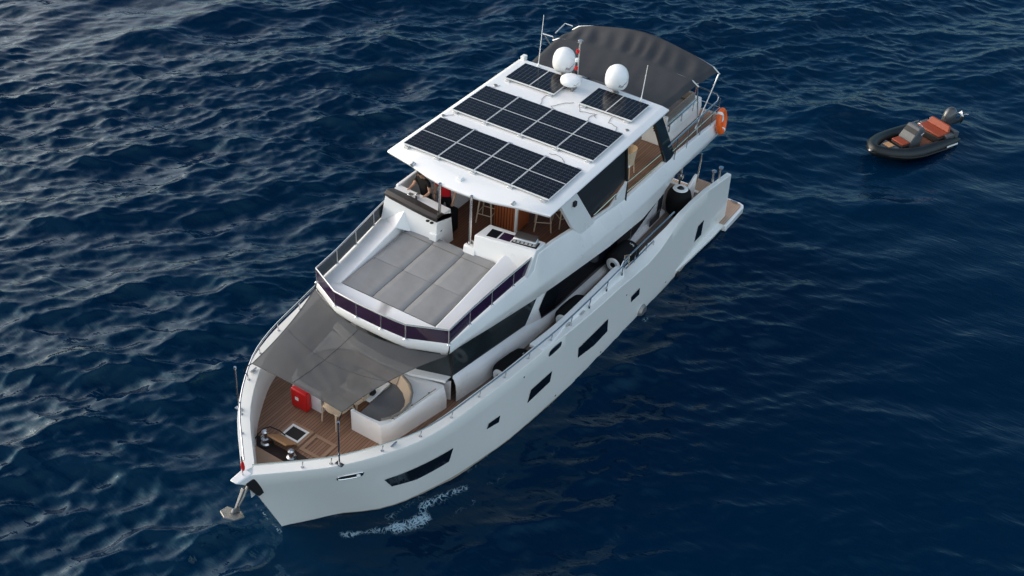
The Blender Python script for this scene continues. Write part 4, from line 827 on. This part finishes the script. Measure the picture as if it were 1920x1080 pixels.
m = MB(); m.tube(eF + eP[1:] + list(reversed(eA))[1:] + list(reversed(eS))[1:-1], .010, 6, closed=True); m.build('sail_hem', SAIL, ss)
m = MB(); m.tube([Vector(rows[22][j]) + Vector((0, 0, .004)) for j in range(n1)], .005, 5); m.build('sail_seam', SAIL, ss)
m = MB(); m.tube([Vector(rows[i][21]) + Vector((0, 0, .004)) for i in range(n1)], .005, 5); m.build('sail_seam', SAIL, ss)
m = MB(); m.tube([P1, (19.12, -1.95, 2.95), (19.2, -2.0, 2.80)], .012, 6); m.tube([P2, (19.94, 1.43, 3.78)], .012, 6); m.tube([P3, (16.68, 1.93, 3.82)], .012, 6); m.tube([P4, (16.68, -1.93, 3.82)], .012, 6); each('sail_rope', m, BLACKF, ss)

# ------------------------------------------------------------------ sun cushions
names = [['starboard', 'middle', 'port'], ['front', 'aft']]
def yedge(x): return 1.34 - (16.434 - x) * .012
for r_ in range(2):
    for c_ in range(3):
        x0, x1 = ((15.275, 16.43) if r_ == 0 else (13.86, 15.265)); g = .0025
        def yy(x, k): return -yedge(x) + k * 2 * yedge(x) / 3
        def zt(x): return 3.975 + (16.43 - x) * .062
        q = [(x0, yy(x0, c_) + g), (x1, yy(x1, c_) + g), (x1, yy(x1, c_ + 1) - g), (x0, yy(x0, c_ + 1) - g)]
        o = thing('sun_cushion', 'grey sun cushion on the foredeck sunpad, %s row, %s of three' % (names[1][r_], {'starboard': 'leftmost', 'middle': 'centre one', 'port': 'rightmost'}[names[0][c_]]), 'cushion', ((x0 + x1) / 2, (q[0][1] + q[2][1]) / 2, zt((x0 + x1) / 2) - .1), 0, 'grey cushions of the sunpad')
        m = MB(); secs = []
        nx = 8
        for i in range(nx + 1):
            x = x0 + (x1 - x0) * i / nx; a = q[0][1] + (q[1][1] - q[0][1]) * i / nx; b = q[3][1] + (q[2][1] - q[3][1]) * i / nx; top = zt(x)
            if r_ == 1 and x < 14.25: top += .05 * (14.25 - x) / .4
            e_ = 0 if 0 < i < nx else -.012
            secs.append([(x, a, top - .13), (x, a + .004, top - .012 + e_), (x, a + .014, top + e_)] + [(x, a + (b - a) * t, top + e_ + .006 * math.sin(7 * x + 9 * t + c_ * 2) * math.sin(math.pi * t)) for t in (.2, .4, .6, .8)] + [(x, b - .014, top + e_), (x, b - .004, top - .012 + e_), (x, b, top - .13)])
        m.loft(secs, True, True); m.build('pad', GREYF, o, smooth=60)
        if r_ == 1:
            m = MB(); xh = 14.12; m.tube([(xh, q[0][1] + .0, zt(xh) + .02), (xh, q[2][1], zt(xh) + .02)], .010, 6); m.build('headrest_seam', TAUPE, o)

# ------------------------------------------------------------------ loose things on the foredeck
o = thing('fire_box', 'bright red fire equipment locker standing before the white seat block on the foredeck', 'fire box', (18.46, -.96, 1.75))
m = MB(); m.box((18.415, -1.19, 1.76), (18.60, -.72, 2.32)); m.build('box_body', RED, o, bevel=.035, seg=3)
m = MB(); m.box((18.603, -1.05, 2.02), (18.607, -.95, 2.12)); m.build('white_label', WHITEP, o, smooth=0)
def chair():
    o = thing('rattan_armchair', 'pale rattan armchair with its back to the bow under the shade sail tip', 'chair', (18.33, .0, 1.75), R(-8), 'rattan chairs at the foredeck table')
    # local: back towards +x
    m = MB(); secs = []
    for k in range(15):
        t = math.pi * (k / 14 - .5) * 1.15; x, y = .02 + .27 * math.cos(t), .29 * math.sin(t); hh = .36 + .10 * math.cos(t); secs.append([(x, y, .44), (x * 1.06, y * 1.04, .44 + hh * .5), (x * 1.14, y * 1.06, .42 + hh)])
    m.loft(secs); s2 = MB(); s2.v = [(x * .94, y * .94, z) for x, y, z in m.v]; s2.f = [tuple(reversed(f)) for f in m.f]; s2.m = m.m; m.merge(s2)
    m.build('back_shell', WICK, o, local=True, smooth=60)
    m = MB(); m.tube([(x, y, z) for x, y, z in [s[2] for s in secs]], .018, 8); m.build('top_rim', WICK, o, local=True)
    m = MB(); m.box((-.26, -.26, .40), (.25, .26, .46)); m.build('seat', WICK, o, local=True, bevel=.03)
    for x, y in ((.26, .22), (.26, -.22), (-.23, .24), (-.23, -.24)): MB().cyl((x * 1.12, y * 1.1, 0), (x, y, .45), .018, .022, 8).build('leg', WICK, o, local=True)
    return o
ch = chair()
c2 = copy_tree(ch); c2.location = (17.78, .12, 1.75); c2.rotation_euler.z = R(170); c2['label'] = 'pale rattan armchair mostly hidden beneath the shade sail, facing the bow'
tb = thing('foredeck_table', 'small pale table under the shade sail with a dark object near its edge', 'table', (17.45, .1, 1.75))
MB().box((17.05, -.36, 2.18), (17.82, .52, 2.215)).build('table_top', WHITEP, tb, bevel=.01); MB().cyl((17.45, .1, 1.75), (17.45, .1, 2.18), .04).build('pedestal', STEEL, tb)
bw = MB().lathe([(0, 0), (.07, 0), (.10, .05), (.09, .09), (0, .10)], (17.58, .40, 2.216), 16).build('bowl', BLACK); at_loc(bw, (17.58, .40, 2.216)); tag(bw, 'small black bowl on the pale table beside the grey settee', 'bowl')

# ------------------------------------------------------------------ fenders on the port side deck
def fender():
    o = thing('fender', 'x', 'fender', (0, 0, 0), 0, 'black fenders on the side deck')
    m = MB(); m.lathe([(.20, -.50), (.27, -.47), (.32, -.38), (.335, -.2), (.335, .2), (.32, .38), (.27, .47), (.18, .51), (0, .52)], (0, 0, .34), 32, axis='X'); m.build('cover', BLACKF, o, local=True, smooth=60)
    m = MB(); m.lathe([(.08, .53), (.10, .55), (.17, .545), (.205, .515), (.21, .49)], (0, 0, .34), 28, axis='X'); m.build('end_cap', WHITEP, o, local=True)
    m = MB(); m.lathe([(0, .49), (.07, .50), (.11, .55), (.105, .53)], (0, 0, .34), 20, axis='X'); m.build('end_eye', BLACK, o, local=True)
    me = text_mesh('LIFE', .085, 0); mb = MB(); rad = .338
    V = []
    for v in me.vertices: a = R(68) - v.co.x / rad; V.append((-.26 - v.co.y + .03, rad * math.cos(a), .34 + rad * math.sin(a)))
    mb.add(V, [tuple(p.vertices) for p in me.polygons]); bpy.data.meshes.remove(me); mb.build('cover_lettering', WHITEP, o, local=True, smooth=0, recalc=False)
    return o
f0 = fender()
FN = [((14.75, 2.50, 1.755), R(-9), 'black fender lying on the port side deck nearest the bow'), ((12.05, 2.62, 1.755), R(-4), 'black fender with white end ring below the forward saloon window'), ((9.15, 2.50, 1.80), R(-2), 'black fender beside the open gate rail on the port side deck')]
for i, (l, rz_, lb) in enumerate(FN):
    f_ = f0 if i == 0 else copy_tree(f0); f_.location = l; f_.rotation_euler.z = rz_; f_['label'] = lb
m = thing('barrel_fender', 'big upright black fender with white ringed top on the aft side deck', 'fender', (5.72, 2.56, 1.75), 0, 'black fenders on the side deck')
q = MB(); q.lathe([(0, 0), (.22, 0), (.34, .12), (.38, .38), (.37, .62), (.32, .78), (.23, .87), (.1, .88), (0, .88)], (5.72, 2.56, 1.755), 36); q.build('cover', BLACKF, m, smooth=60)
q = MB(); q.lathe([(.235, .86), (.22, .885), (.17, .905), (.12, .90), (.10, .87)], (5.72, 2.56, 1.755), 32); q.build('end_cap', WHITEP, m); q = MB(); q.lathe([(.10, .885), (.06, .93), (0, .94)], (5.72, 2.56, 1.755), 20); q.build('end_eye', BLACK, m)
rp_ = MB(); rp_.tube([(9.72, 2.9, 2.62), (9.62, 2.86, 2.5), (9.66, 2.8, 2.4), (9.55, 2.75, 2.5), (9.6, 2.9, 2.62)], .02, 6); rp_.tube([(9.6, 2.93, 2.64), (9.5, 2.85, 2.56), (9.7, 2.95, 2.45), (9.62, 2.94, 2.3)], .018, 6); o = rp_.build('rope_coil', WICK); at_loc(o, (9.6, 2.9, 2.3)); tag(o, 'pale rope knotted on the port gate rail above a black fender', 'rope')
# life ring
lr = thing('life_ring', 'orange life ring hung outside the stern rail of the upper deck', 'life ring', (3.36, 2.60, 3.85)); mt = Matrix.Rotation(R(10), 4, 'X') @ Matrix.Rotation(R(6), 4, 'Z')
def xf(mb, loc): mb.v = [tuple(mt @ Vector(p) + Vector(loc)) for p in mb.v]; return mb
q = MB(); q.tube([(.27 * math.cos(t), 0, .33 * math.sin(t)) for t in np.linspace(0, 2 * math.pi, 41)[:-1]], .092, 12, closed=True); xf(q, lr.location).build('ring', ORANGE, lr, smooth=80)
for a in (0.9, 4.3):
    q = MB(); q.tube([(.27 * math.cos(t), 0, .33 * math.sin(t)) for t in np.linspace(a, a + .25, 5)], .095, 12); xf(q, lr.location).build('reflective_band', WHITEP, lr, smooth=60)
q = MB(); q.box((-.12, -.03, -.02), (.08, .05, .22)); xf(q, lr.location).build('lamp', WHITEP, lr, bevel=.03)

# ------------------------------------------------------------------ flybridge furniture
gl = thing('barbecue_grill', 'small steel barbecue with dark lid set in the white counter', 'grill', (13.4, 1.84, 4.74))
q = MB(); q.hexa([(13.58, 1.56, 4.75), (13.46, 2.12, 4.75), (13.24, 2.09, 4.75), (13.33, 1.53, 4.75), (13.57, 1.56, 4.87), (13.45, 2.12, 4.87), (13.30, 2.10, 4.93), (13.39, 1.54, 4.93)]); q.build('body', ALU, gl, bevel=.02)
q = MB(); q.hexa([(13.53, 1.57, 4.905), (13.42, 2.10, 4.905), (13.25, 2.08, 4.935), (13.34, 1.54, 4.935), (13.52, 1.57, 4.915), (13.41, 2.10, 4.915), (13.25, 2.08, 4.95), (13.34, 1.54, 4.95)]); q.build('lid', DASH, gl, bevel=.004)
q = MB()
for t in (.15, .32, .5, .68, .85): q.cyl((13.575 - .12 * t, 1.56 + .56 * t, 4.81), (13.60 - .12 * t, 1.565 + .56 * t, 4.81), .018, n=8)
each('knob', q, BLACK, gl)
bc = thing('bar_cabinet', 'slatted red brown wooden bar cabinet under the hardtop', 'cabinet', (11.7, .4, 3.75))
q = MB(); q.box((11.35, .02, 3.755), (12.0, .70, 4.52)); q.build('slatted_body', SLAT, bc, bevel=.01)
q = MB(); q.box((11.97, .66, 3.755), (12.03, .73, 4.56)); q.build('corner_post', WHITEP, bc, bevel=.008); q = MB(); q.box((11.30, -.02, 4.525), (12.03, .74, 4.56)); q.build('counter_top', SLAT, bc, bevel=.008)
def stool():
    o = thing('bar_stool', 'x', 'stool', (0, 0, 0), 0, 'pale wooden bar stools')
    for x, y in ((1, 1), (1, -1), (-1, 1), (-1, -1)): MB().cyl((.22 * x, .22 * y, 0), (.15 * x, .15 * y, .74), .018, .022, 8).build('leg', STOOLW, o, local=True)
    q = MB()
    for a, b in (((1, 1), (1, -1)), ((1, -1), (-1, -1)), ((-1, -1), (-1, 1)), ((-1, 1), (1, 1))): q.cyl((.195 * a[0], .195 * a[1], .28), (.195 * b[0], .195 * b[1], .28), .013, n=6)
    q.build('foot_rest', STOOLW, o, local=True); MB().box((-.19, -.19, .74), (.19, .19, .79)).build('seat', STOOLW, o, local=True, bevel=.02)
    return o
s0 = stool()
for i, (x, y, a, lb) in enumerate(((11.95, -.22, 10, 'pale wooden bar stool in the doorway beside the slatted cabinet'), (11.35, 1.12, 30, 'pale wooden stool in the dark behind the barbecue counter'), (10.85, 1.45, 55, 'pale wooden stool beside the sloping white roof pylon'))):
    s_ = s0 if i == 0 else copy_tree(s0); s_.location = (x, y, 3.752); s_.rotation_euler.z = R(a); s_['label'] = lb
bb = thing('black_case', 'black fabric covered case standing beside the flybridge doorway', 'case', (12.95, -.68, 3.75))
MB().box((12.72, -.92, 3.76), (13.15, -.58, 4.42)).build('case_body', BLACKF, bb, bevel=.05)
lc = MB()
lt_ = thing('lounge_chair', 'round backed rattan chair seen through the gap in the side of the hardtop', 'chair', (7.75, 1.55, 3.75), R(100))
q = MB(); secs = []
for k in range(13):
    t = math.pi * (k / 12 - .5) * 1.1; secs.append([(.28 * math.cos(t), .30 * math.sin(t), .40), (.32 * math.cos(t), .33 * math.sin(t), .80 + .08 * math.cos(t))])
q.loft(secs); q.build('back_shell', WICK, lt_, local=True, smooth=60); MB().box((-.25, -.25, .38), (.24, .25, .45)).build('seat', WHITEP, lt_, local=True, bevel=.03)
for x, y in ((.22, .2), (.22, -.2), (-.2, .2), (-.2, -.2)): MB().cyl((x * 1.2, y * 1.15, 0), (x, y, .40), .018, n=8).build('leg', WICK, lt_, local=True)
rt = thing('round_table', 'pale round topped table on the upper deck behind the tinted screen', 'table', (6.9, 1.2, 3.75))
MB().lathe([(0, 0), (.36, 0), (.38, .02), (.36, .04), (0, .04)], (6.9, 1.2, 4.42), 28).build('table_top', TEAKF, rt); MB().lathe([(.25, 0), (.24, .02), (.04, .05), (.035, .66), (0, .66)], (6.9, 1.2, 3.755), 20).build('pedestal', WICK, rt)

# ------------------------------------------------------------------ people
def person(label, loc, rz_, shirt, joints, sleeves_z=None):
    o = thing('person', label, 'person', loc, rz_)
    # joints: name -> (pos, radius); local x forward, y left
    J = joints; nm = list(J); E = [('pel', 'spi'), ('spi', 'che'), ('che', 'nec'), ('nec', 'hea'), ('hea', 'top')]
    for s in 'lr': E += [('che', s + 'sh'), (s + 'sh', s + 'el'), (s + 'el', s + 'wr'), (s + 'wr', s + 'pa'), ('pel', s + 'hi'), (s + 'hi', s + 'kn'), (s + 'kn', s + 'an'), (s + 'an', s + 'to')]
    me = bpy.data.meshes.new('skeleton'); me.from_pydata([J[k][0] for k in nm], [(nm.index(a), nm.index(b)) for a, b in E], [])
    ob = bpy.data.objects.new('skeleton', me); COL.objects.link(ob); sk = ob.modifiers.new('skin', 'SKIN')
    for i, k in enumerate(nm):
        r_ = J[k][1]; me.skin_vertices[0].data[i].radius = r_ if isinstance(r_, tuple) else (r_, r_)
    me.skin_vertices[0].data[nm.index('pel')].use_root = True
    sb = ob.modifiers.new('sub', 'SUBSURF'); sb.levels = 2; sb.render_levels = 2
    dg = bpy.context.evaluated_depsgraph_get(); m2 = bpy.data.meshes.new_from_object(ob.evaluated_get(dg)); bpy.data.objects.remove(ob)
    mb = MB(); mb.v = [tuple(v.co) for v in m2.vertices]; mb.f = [tuple(p.vertices) for p in m2.polygons]; mb.m = [0] * len(mb.f); bpy.data.meshes.remove(m2)
    hipz = J['pel'][0][2] + .06; neckz = J['nec'][0][2] - .01
    def segd(p, a, b): a, b, p = Vector(a), Vector(b), Vector(p); d = b - a; t = max(0, min(1, (p - a).dot(d) / d.length_squared)); return (p - a - d * t).length
    for i, f in enumerate(mb.f):
        c = sum((Vector(mb.v[j]) for j in f), Vector()) / len(f); arm = False
        for s in 'lr':
            if min(segd(c, J[s + 'el'][0], J[s + 'wr'][0]), segd(c, J[s + 'wr'][0], J[s + 'pa'][0])) < .075: arm = True
            a = Vector(J[s + 'sh'][0]).lerp(Vector(J[s + 'el'][0]), .62)
            if segd(c, a, J[s + 'el'][0]) < .075: arm = True
        if arm or c.z > neckz: mb.m[i] = 2
        elif c.z > hipz: mb.m[i] = 0
        else: mb.m[i] = 1
        if c.z < .085: mb.m[i] = 3
    # hands: five separate fingers rooted in the palm; face: nose, ears
    for s, sg in (('l', 1), ('r', -1)):
        w_ = Vector(J[s + 'wr'][0]); pa = Vector(J[s + 'pa'][0]); d = (pa - w_).normalized(); side_ = d.cross(Vector((0, 0, 1))); side_ = side_.normalized() if side_.length > .2 else Vector((0, 1, 0)); nn = side_.cross(d)
        for k, ln in enumerate((.066, .076, .072, .056)):
            b0 = pa + side_ * (.030 - .02 * k) - d * .01; mb.tube([b0, b0 + d * ln * .5 - nn * .006, b0 + d * ln * .85 - nn * .03], [.0095, .0085, .007], 6, mi=2)
        b0 = pa - d * .045 + side_ * .03 * -sg; mb.tube([b0, b0 + side_ * -.03 * sg + d * .03, b0 + side_ * -.038 * sg + d * .06], [.012, .010, .008], 6, mi=2)
    hd = Vector(J['hea'][0]); mb.tube([hd + Vector((.085, 0, .03)), hd + Vector((.115, 0, -.005)), hd + Vector((.09, 0, -.02))], [.008, .014, .012], 6, mi=2)
    for sg in (1, -1): mb.tube([hd + Vector((0, .078 * sg, .03)), hd + Vector((-.005, .092 * sg, .01)), hd + Vector((0, .08 * sg, -.025))], .012, 6, mi=2)
    mb.build('body', [shirt, TROU, SKIN, BLACK], o, local=True, smooth=70, weld=False)
    q = MB(); q.lathe([(.099, -.01), (.108, .04), (.095, .10), (.05, .135), (0, .145)], (hd.x - .012, hd.y, hd.z + .02), 18); q.build('hair', HAIR, o, local=True, smooth=70)
    q = MB()
    for sg in (1, -1): q.lathe([(0, -.01), (.011, 0), (0, .01)], (hd.x + .094, hd.y + .034 * sg, hd.z + .018), 8)
    q.box((hd.x + .088, hd.y - .025, hd.z - .058), (hd.x + .100, hd.y + .025, hd.z - .050)); q.build('face_features', HAIR, o, local=True)
    return o
def stand(larm, rarm, lean=0.0):
    J = {'pel': ((0, 0, .93), (.145, .11)), 'spi': ((.01 + lean * .4, 0, 1.12), (.135, .10)), 'che': ((.0 + lean * .9, 0, 1.34), (.155, .115)), 'nec': ((lean * 1.1, 0, 1.49), .055), 'hea': ((.03 + lean * 1.3, 0, 1.61), (.085, .09)), 'top': ((.02 + lean * 1.3, 0, 1.70), (.075, .08))}
    for s, sg, arm in (('l', 1, larm), ('r', -1, rarm)):
        J[s + 'sh'] = ((lean * .95, .185 * sg, 1.40), .062); J[s + 'el'] = ((arm[0][0], arm[0][1] * sg, arm[0][2]), .045); J[s + 'wr'] = ((arm[1][0], arm[1][1] * sg, arm[1][2]), .031)
        d = (Vector(J[s + 'wr'][0]) - Vector(J[s + 'el'][0])).normalized() * .085; J[s + 'pa'] = (tuple(Vector(J[s + 'wr'][0]) + d), (.042, .022))
        J[s + 'hi'] = ((0, .10 * sg, .86), .092); J[s + 'kn'] = ((.02, .115 * sg, .48), .062); J[s + 'an'] = ((-.02, .12 * sg, .09), .045); J[s + 'to'] = ((.15, .13 * sg, .045), .04)
    return J
person('person in black t-shirt and dark trousers leaning over the helm dashboard', (13.02, -1.38, 3.755), R(-8), TSH, stand(((.16, .27, 1.14), (.40, .22, 1.06)), ((.20, .27, 1.15), (.44, .24, 1.10)), .14))
person('person in red t-shirt and black trousers standing behind the doorway pole', (12.86, -.92, 3.755), R(20), REDSH, stand(((.02, .27, 1.12), (.14, .24, .92)), ((.02, .27, 1.12), (.12, .25, .92)), .02))

# ------------------------------------------------------------------ tender
T = thing('inflatable_tender', 'charcoal inflatable tender with orange seats drifting behind the yacht', 'inflatable boat', (-7.30, 7.25, -.12), math.atan2(-.43, .90))
pth = [(-.45, .70), (.2, .70), (1.0, .71), (1.8, .70), (2.4, .62), (2.9, .45), (3.25, .22), (3.38, 0)]
pz = [.34, .34, .35, .37, .42, .49, .54, .56]
full = [(x, y, z) for (x, y), z in zip(pth, pz)]; full = full + [(x, -y, z) for x, y, z in reversed(full[:-1])]
rr = [.05, .19, .215, .22, .215, .21, .20, .195]; rr = rr + list(reversed(rr[:-1]))
def resamp(P_, r_, k=4):
    P_ = [Vector(p) for p in P_]; o = []; q = []
    for i in range(len(P_) - 1):
        a, b, c, d = P_[max(i - 1, 0)], P_[i], P_[i + 1], P_[min(i + 2, len(P_) - 1)]
        for j in range(k):
            t = j / k; o.append(.5 * ((2 * b) + (c - a) * t + (2 * a - 5 * b + 4 * c - d) * t * t + (3 * b - a - 3 * c + d) * t ** 3)); q.append(r_[i] + (r_[i + 1] - r_[i]) * t)
    return o + [P_[-1]], q + [r_[-1]]
pp, qq = resamp(full, rr)
tube_ = MB().tube(pp, qq, 16).build('inflatable_tube', TUBE, T, local=True, smooth=70)
m = MB(); m.tube([p + Vector((0, 0, 0)) + Vector(((p.x - 1.4) * .0, math.copysign(.235, p.y) if abs(p.y) > .3 else 0, -.02)) if abs(p.y) > .3 else p + Vector((.21, 0, -.02)) for p in pp[4:-4]], .03, 8); m.build('rub_strake', BLACK, tube_, local=True)
for sg in (1, -1):
    m = MB(); m.add([(-.05, sg * .938, .36), (.55, sg * .945, .36), (.55, sg * .942, .43), (-.05, sg * .935, .43)], [(0, 1, 2, 3)]); m.build('tube_lettering', WHITEP, tube_, local=True, smooth=0)
m = MB(); m.loft([[(x, y, .30), (x, y * .95, .18), (x, y * .5, -.05), (x + .0, 0, -.18), (x, -y * .5, -.05), (x, -y * .95, .18), (x, -y, .30)] for x, y in ((-.25, .6), (.5, .62), (1.5, .60), (2.2, .45), (2.6, .22))]); m.build('hull', TGREY, T, local=True)
m = MB(); m.loft([[(x, y, .29), (x, -y, .29)] for x, y in ((-.2, .6), (1.6, .6), (2.4, .48), (3.0, .25))]); m.build('floor', TEAKR, T, local=True, smooth=0)
m = MB(); m.hexa([(-.38, -.66, .12), (-.30, -.66, .12), (-.30, .66, .12), (-.38, .66, .12), (-.36, -.66, .66), (-.12, -.60, .70), (-.12, .60, .70), (-.36, .66, .66)]); m.box((-.12, .40, .30), (.30, .66, .62)); m.box((-.12, -.66, .30), (.30, -.40, .62)); m.build('transom', TGREY, T, local=True, bevel=.03)
m = MB(); m.box((.02, -.55, .30), (.60, .55, .56)); m.build('rear_bench', BLACK, T, local=True, bevel=.03)
m = MB(); m.box((.10, -.52, .56), (.60, .52, .65)); m.build('bench_cushion', ORANGEC, T, local=True, bevel=.035, seg=3)
m = MB(); m.hexa([(-.02, -.52, .62), (.10, -.52, .62), (.10, .52, .62), (-.02, .52, .62), (-.10, -.42, .84), (.0, -.42, .86), (.0, .42, .86), (-.10, .42, .84)]); m.build('bench_backrest', ORANGEC, T, local=True, bevel=.035, seg=3)
con = MB(); con.loft([[(1.86, -.30, .30), (1.86, .34, .30), (1.30, .34, .30), (1.30, -.30, .30)], [(1.84, -.29, .62), (1.84, .33, .62), (1.26, .33, .62), (1.26, -.29, .62)], [(1.58, -.27, .98), (1.58, .31, .98), (1.22, .31, .98), (1.22, -.27, .98)], [(1.48, -.25, 1.08), (1.48, .29, 1.08), (1.24, .29, 1.02), (1.24, -.25, 1.02)]], True, True)
con.build('steering_console', TGREY, T, local=True, bevel=.04, seg=3)
m = MB(); m.add([(1.592, -.24, .99), (1.592, .28, .99), (1.70, .28, .845), (1.70, -.24, .845)], [(0, 1, 2, 3)]); m.build('console_band', BLACK, T, local=True, smooth=0)
m = MB(); m.tube([(1.36, -.30, .86), (1.42, -.34, .92), (1.42, -.34, 1.0)], .014, 6); m.tube([(1.48, .33, .78), (1.48, .38, .84), (1.36, .38, .90), (1.30, .33, .88)], .014, 6); m.tube([(1.18 + .05 * math.sin(t), .02 + .16 * math.cos(t), .92 + .15 * math.sin(t)) for t in np.linspace(0, 2 * math.pi, 19)[:-1]], .012, 6, closed=True); each('grab_handle', m, STEEL, T, local=True)
m = MB(); m.box((1.87, -.26, .30), (2.25, .30, .52)); m.build('console_seat', BLACK, T, local=True, bevel=.03); m = MB(); m.box((1.87, -.25, .52), (2.24, .29, .60)); m.build('console_cushion', ORANGEC, T, local=True, bevel=.03, seg=3)
m = MB(); m.prism([(2.42, -.34, .30), (2.42, .34, .30), (2.9, .2, .30), (3.02, 0, .30), (2.9, -.2, .30)], (0, 0, .24)); m.build('bow_locker', TGREY, T, local=True, bevel=.03); m = MB(); m.box((2.50, -.16, .541), (2.80, .16, .58)); m.build('bow_step', TEAKL, T, local=True, bevel=.02)
m = MB(); m.hexa([(3.40, -.10, .5), (3.66, -.05, .56), (3.66, .05, .56), (3.40, .10, .5), (3.40, -.10, .60), (3.62, -.05, .64), (3.62, .05, .64), (3.40, .10, .60)]); m.build('bow_fitting', ANCH, T, local=True, bevel=.02)
ob_ = MB().lathe([(0, -.30), (.15, -.29), (.21, -.2), (.225, .0), (.215, .15), (.16, .27), (.07, .33), (0, .335)], (0, 0, 0), 28)
mt = Matrix.Translation((-.42, 0, .95)) @ Matrix.Rotation(R(-14), 4, 'Y') @ Matrix.Diagonal((1.25, 1.0, 1.10, 1)); ob_.v = [tuple(mt @ Vector(p)) for p in ob_.v]; OB = ob_.build('outboard_motor', COWL, T, local=True, smooth=60)
m = MB(); m.hexa([(-.38, -.12, .45), (-.26, -.12, .45), (-.26, .12, .45), (-.38, .12, .45), (-.48, -.12, .80), (-.30, -.12, .80), (-.30, .12, .80), (-.48, .12, .80)]); m.build('motor_bracket', BLACK, OB, local=True, bevel=.02)
m = MB(); m.hexa([(-.62, -.10, .70), (-.42, -.10, .62), (-.42, .10, .62), (-.62, .10, .70), (-1.22, -.05, .70), (-1.18, -.05, .52), (-1.18, .05, .52), (-1.22, .05, .70)]); m.lathe([(0, -.22), (.06, -.12), (.065, .1), (0, .2)], (-1.25, 0, .66), 14, axis='Z'); m.build('motor_leg', TUBE, OB, local=True, bevel=.02)
m = MB()
for k in range(3):
    a = k * 2 * math.pi / 3 + .4; c, s = math.cos(a), math.sin(a); m.hexa([(-1.25 + .04 * c - .02 * s, .04 * s + .02 * c, .83), (-1.25 + .04 * c + .02 * s, .04 * s - .02 * c, .85), (-1.25 + .17 * c + .07 * s, .17 * s - .07 * c, .88), (-1.25 + .17 * c - .07 * s, .17 * s + .07 * c, .82), (-1.25 + .04 * c - .02 * s, .04 * s + .02 * c, .84), (-1.25 + .04 * c + .02 * s, .04 * s - .02 * c, .86), (-1.25 + .17 * c + .07 * s, .17 * s - .07 * c, .89), (-1.25 + .17 * c - .07 * s, .17 * s + .07 * c, .83)])
m.build('propeller', WHITEP, OB, local=True)
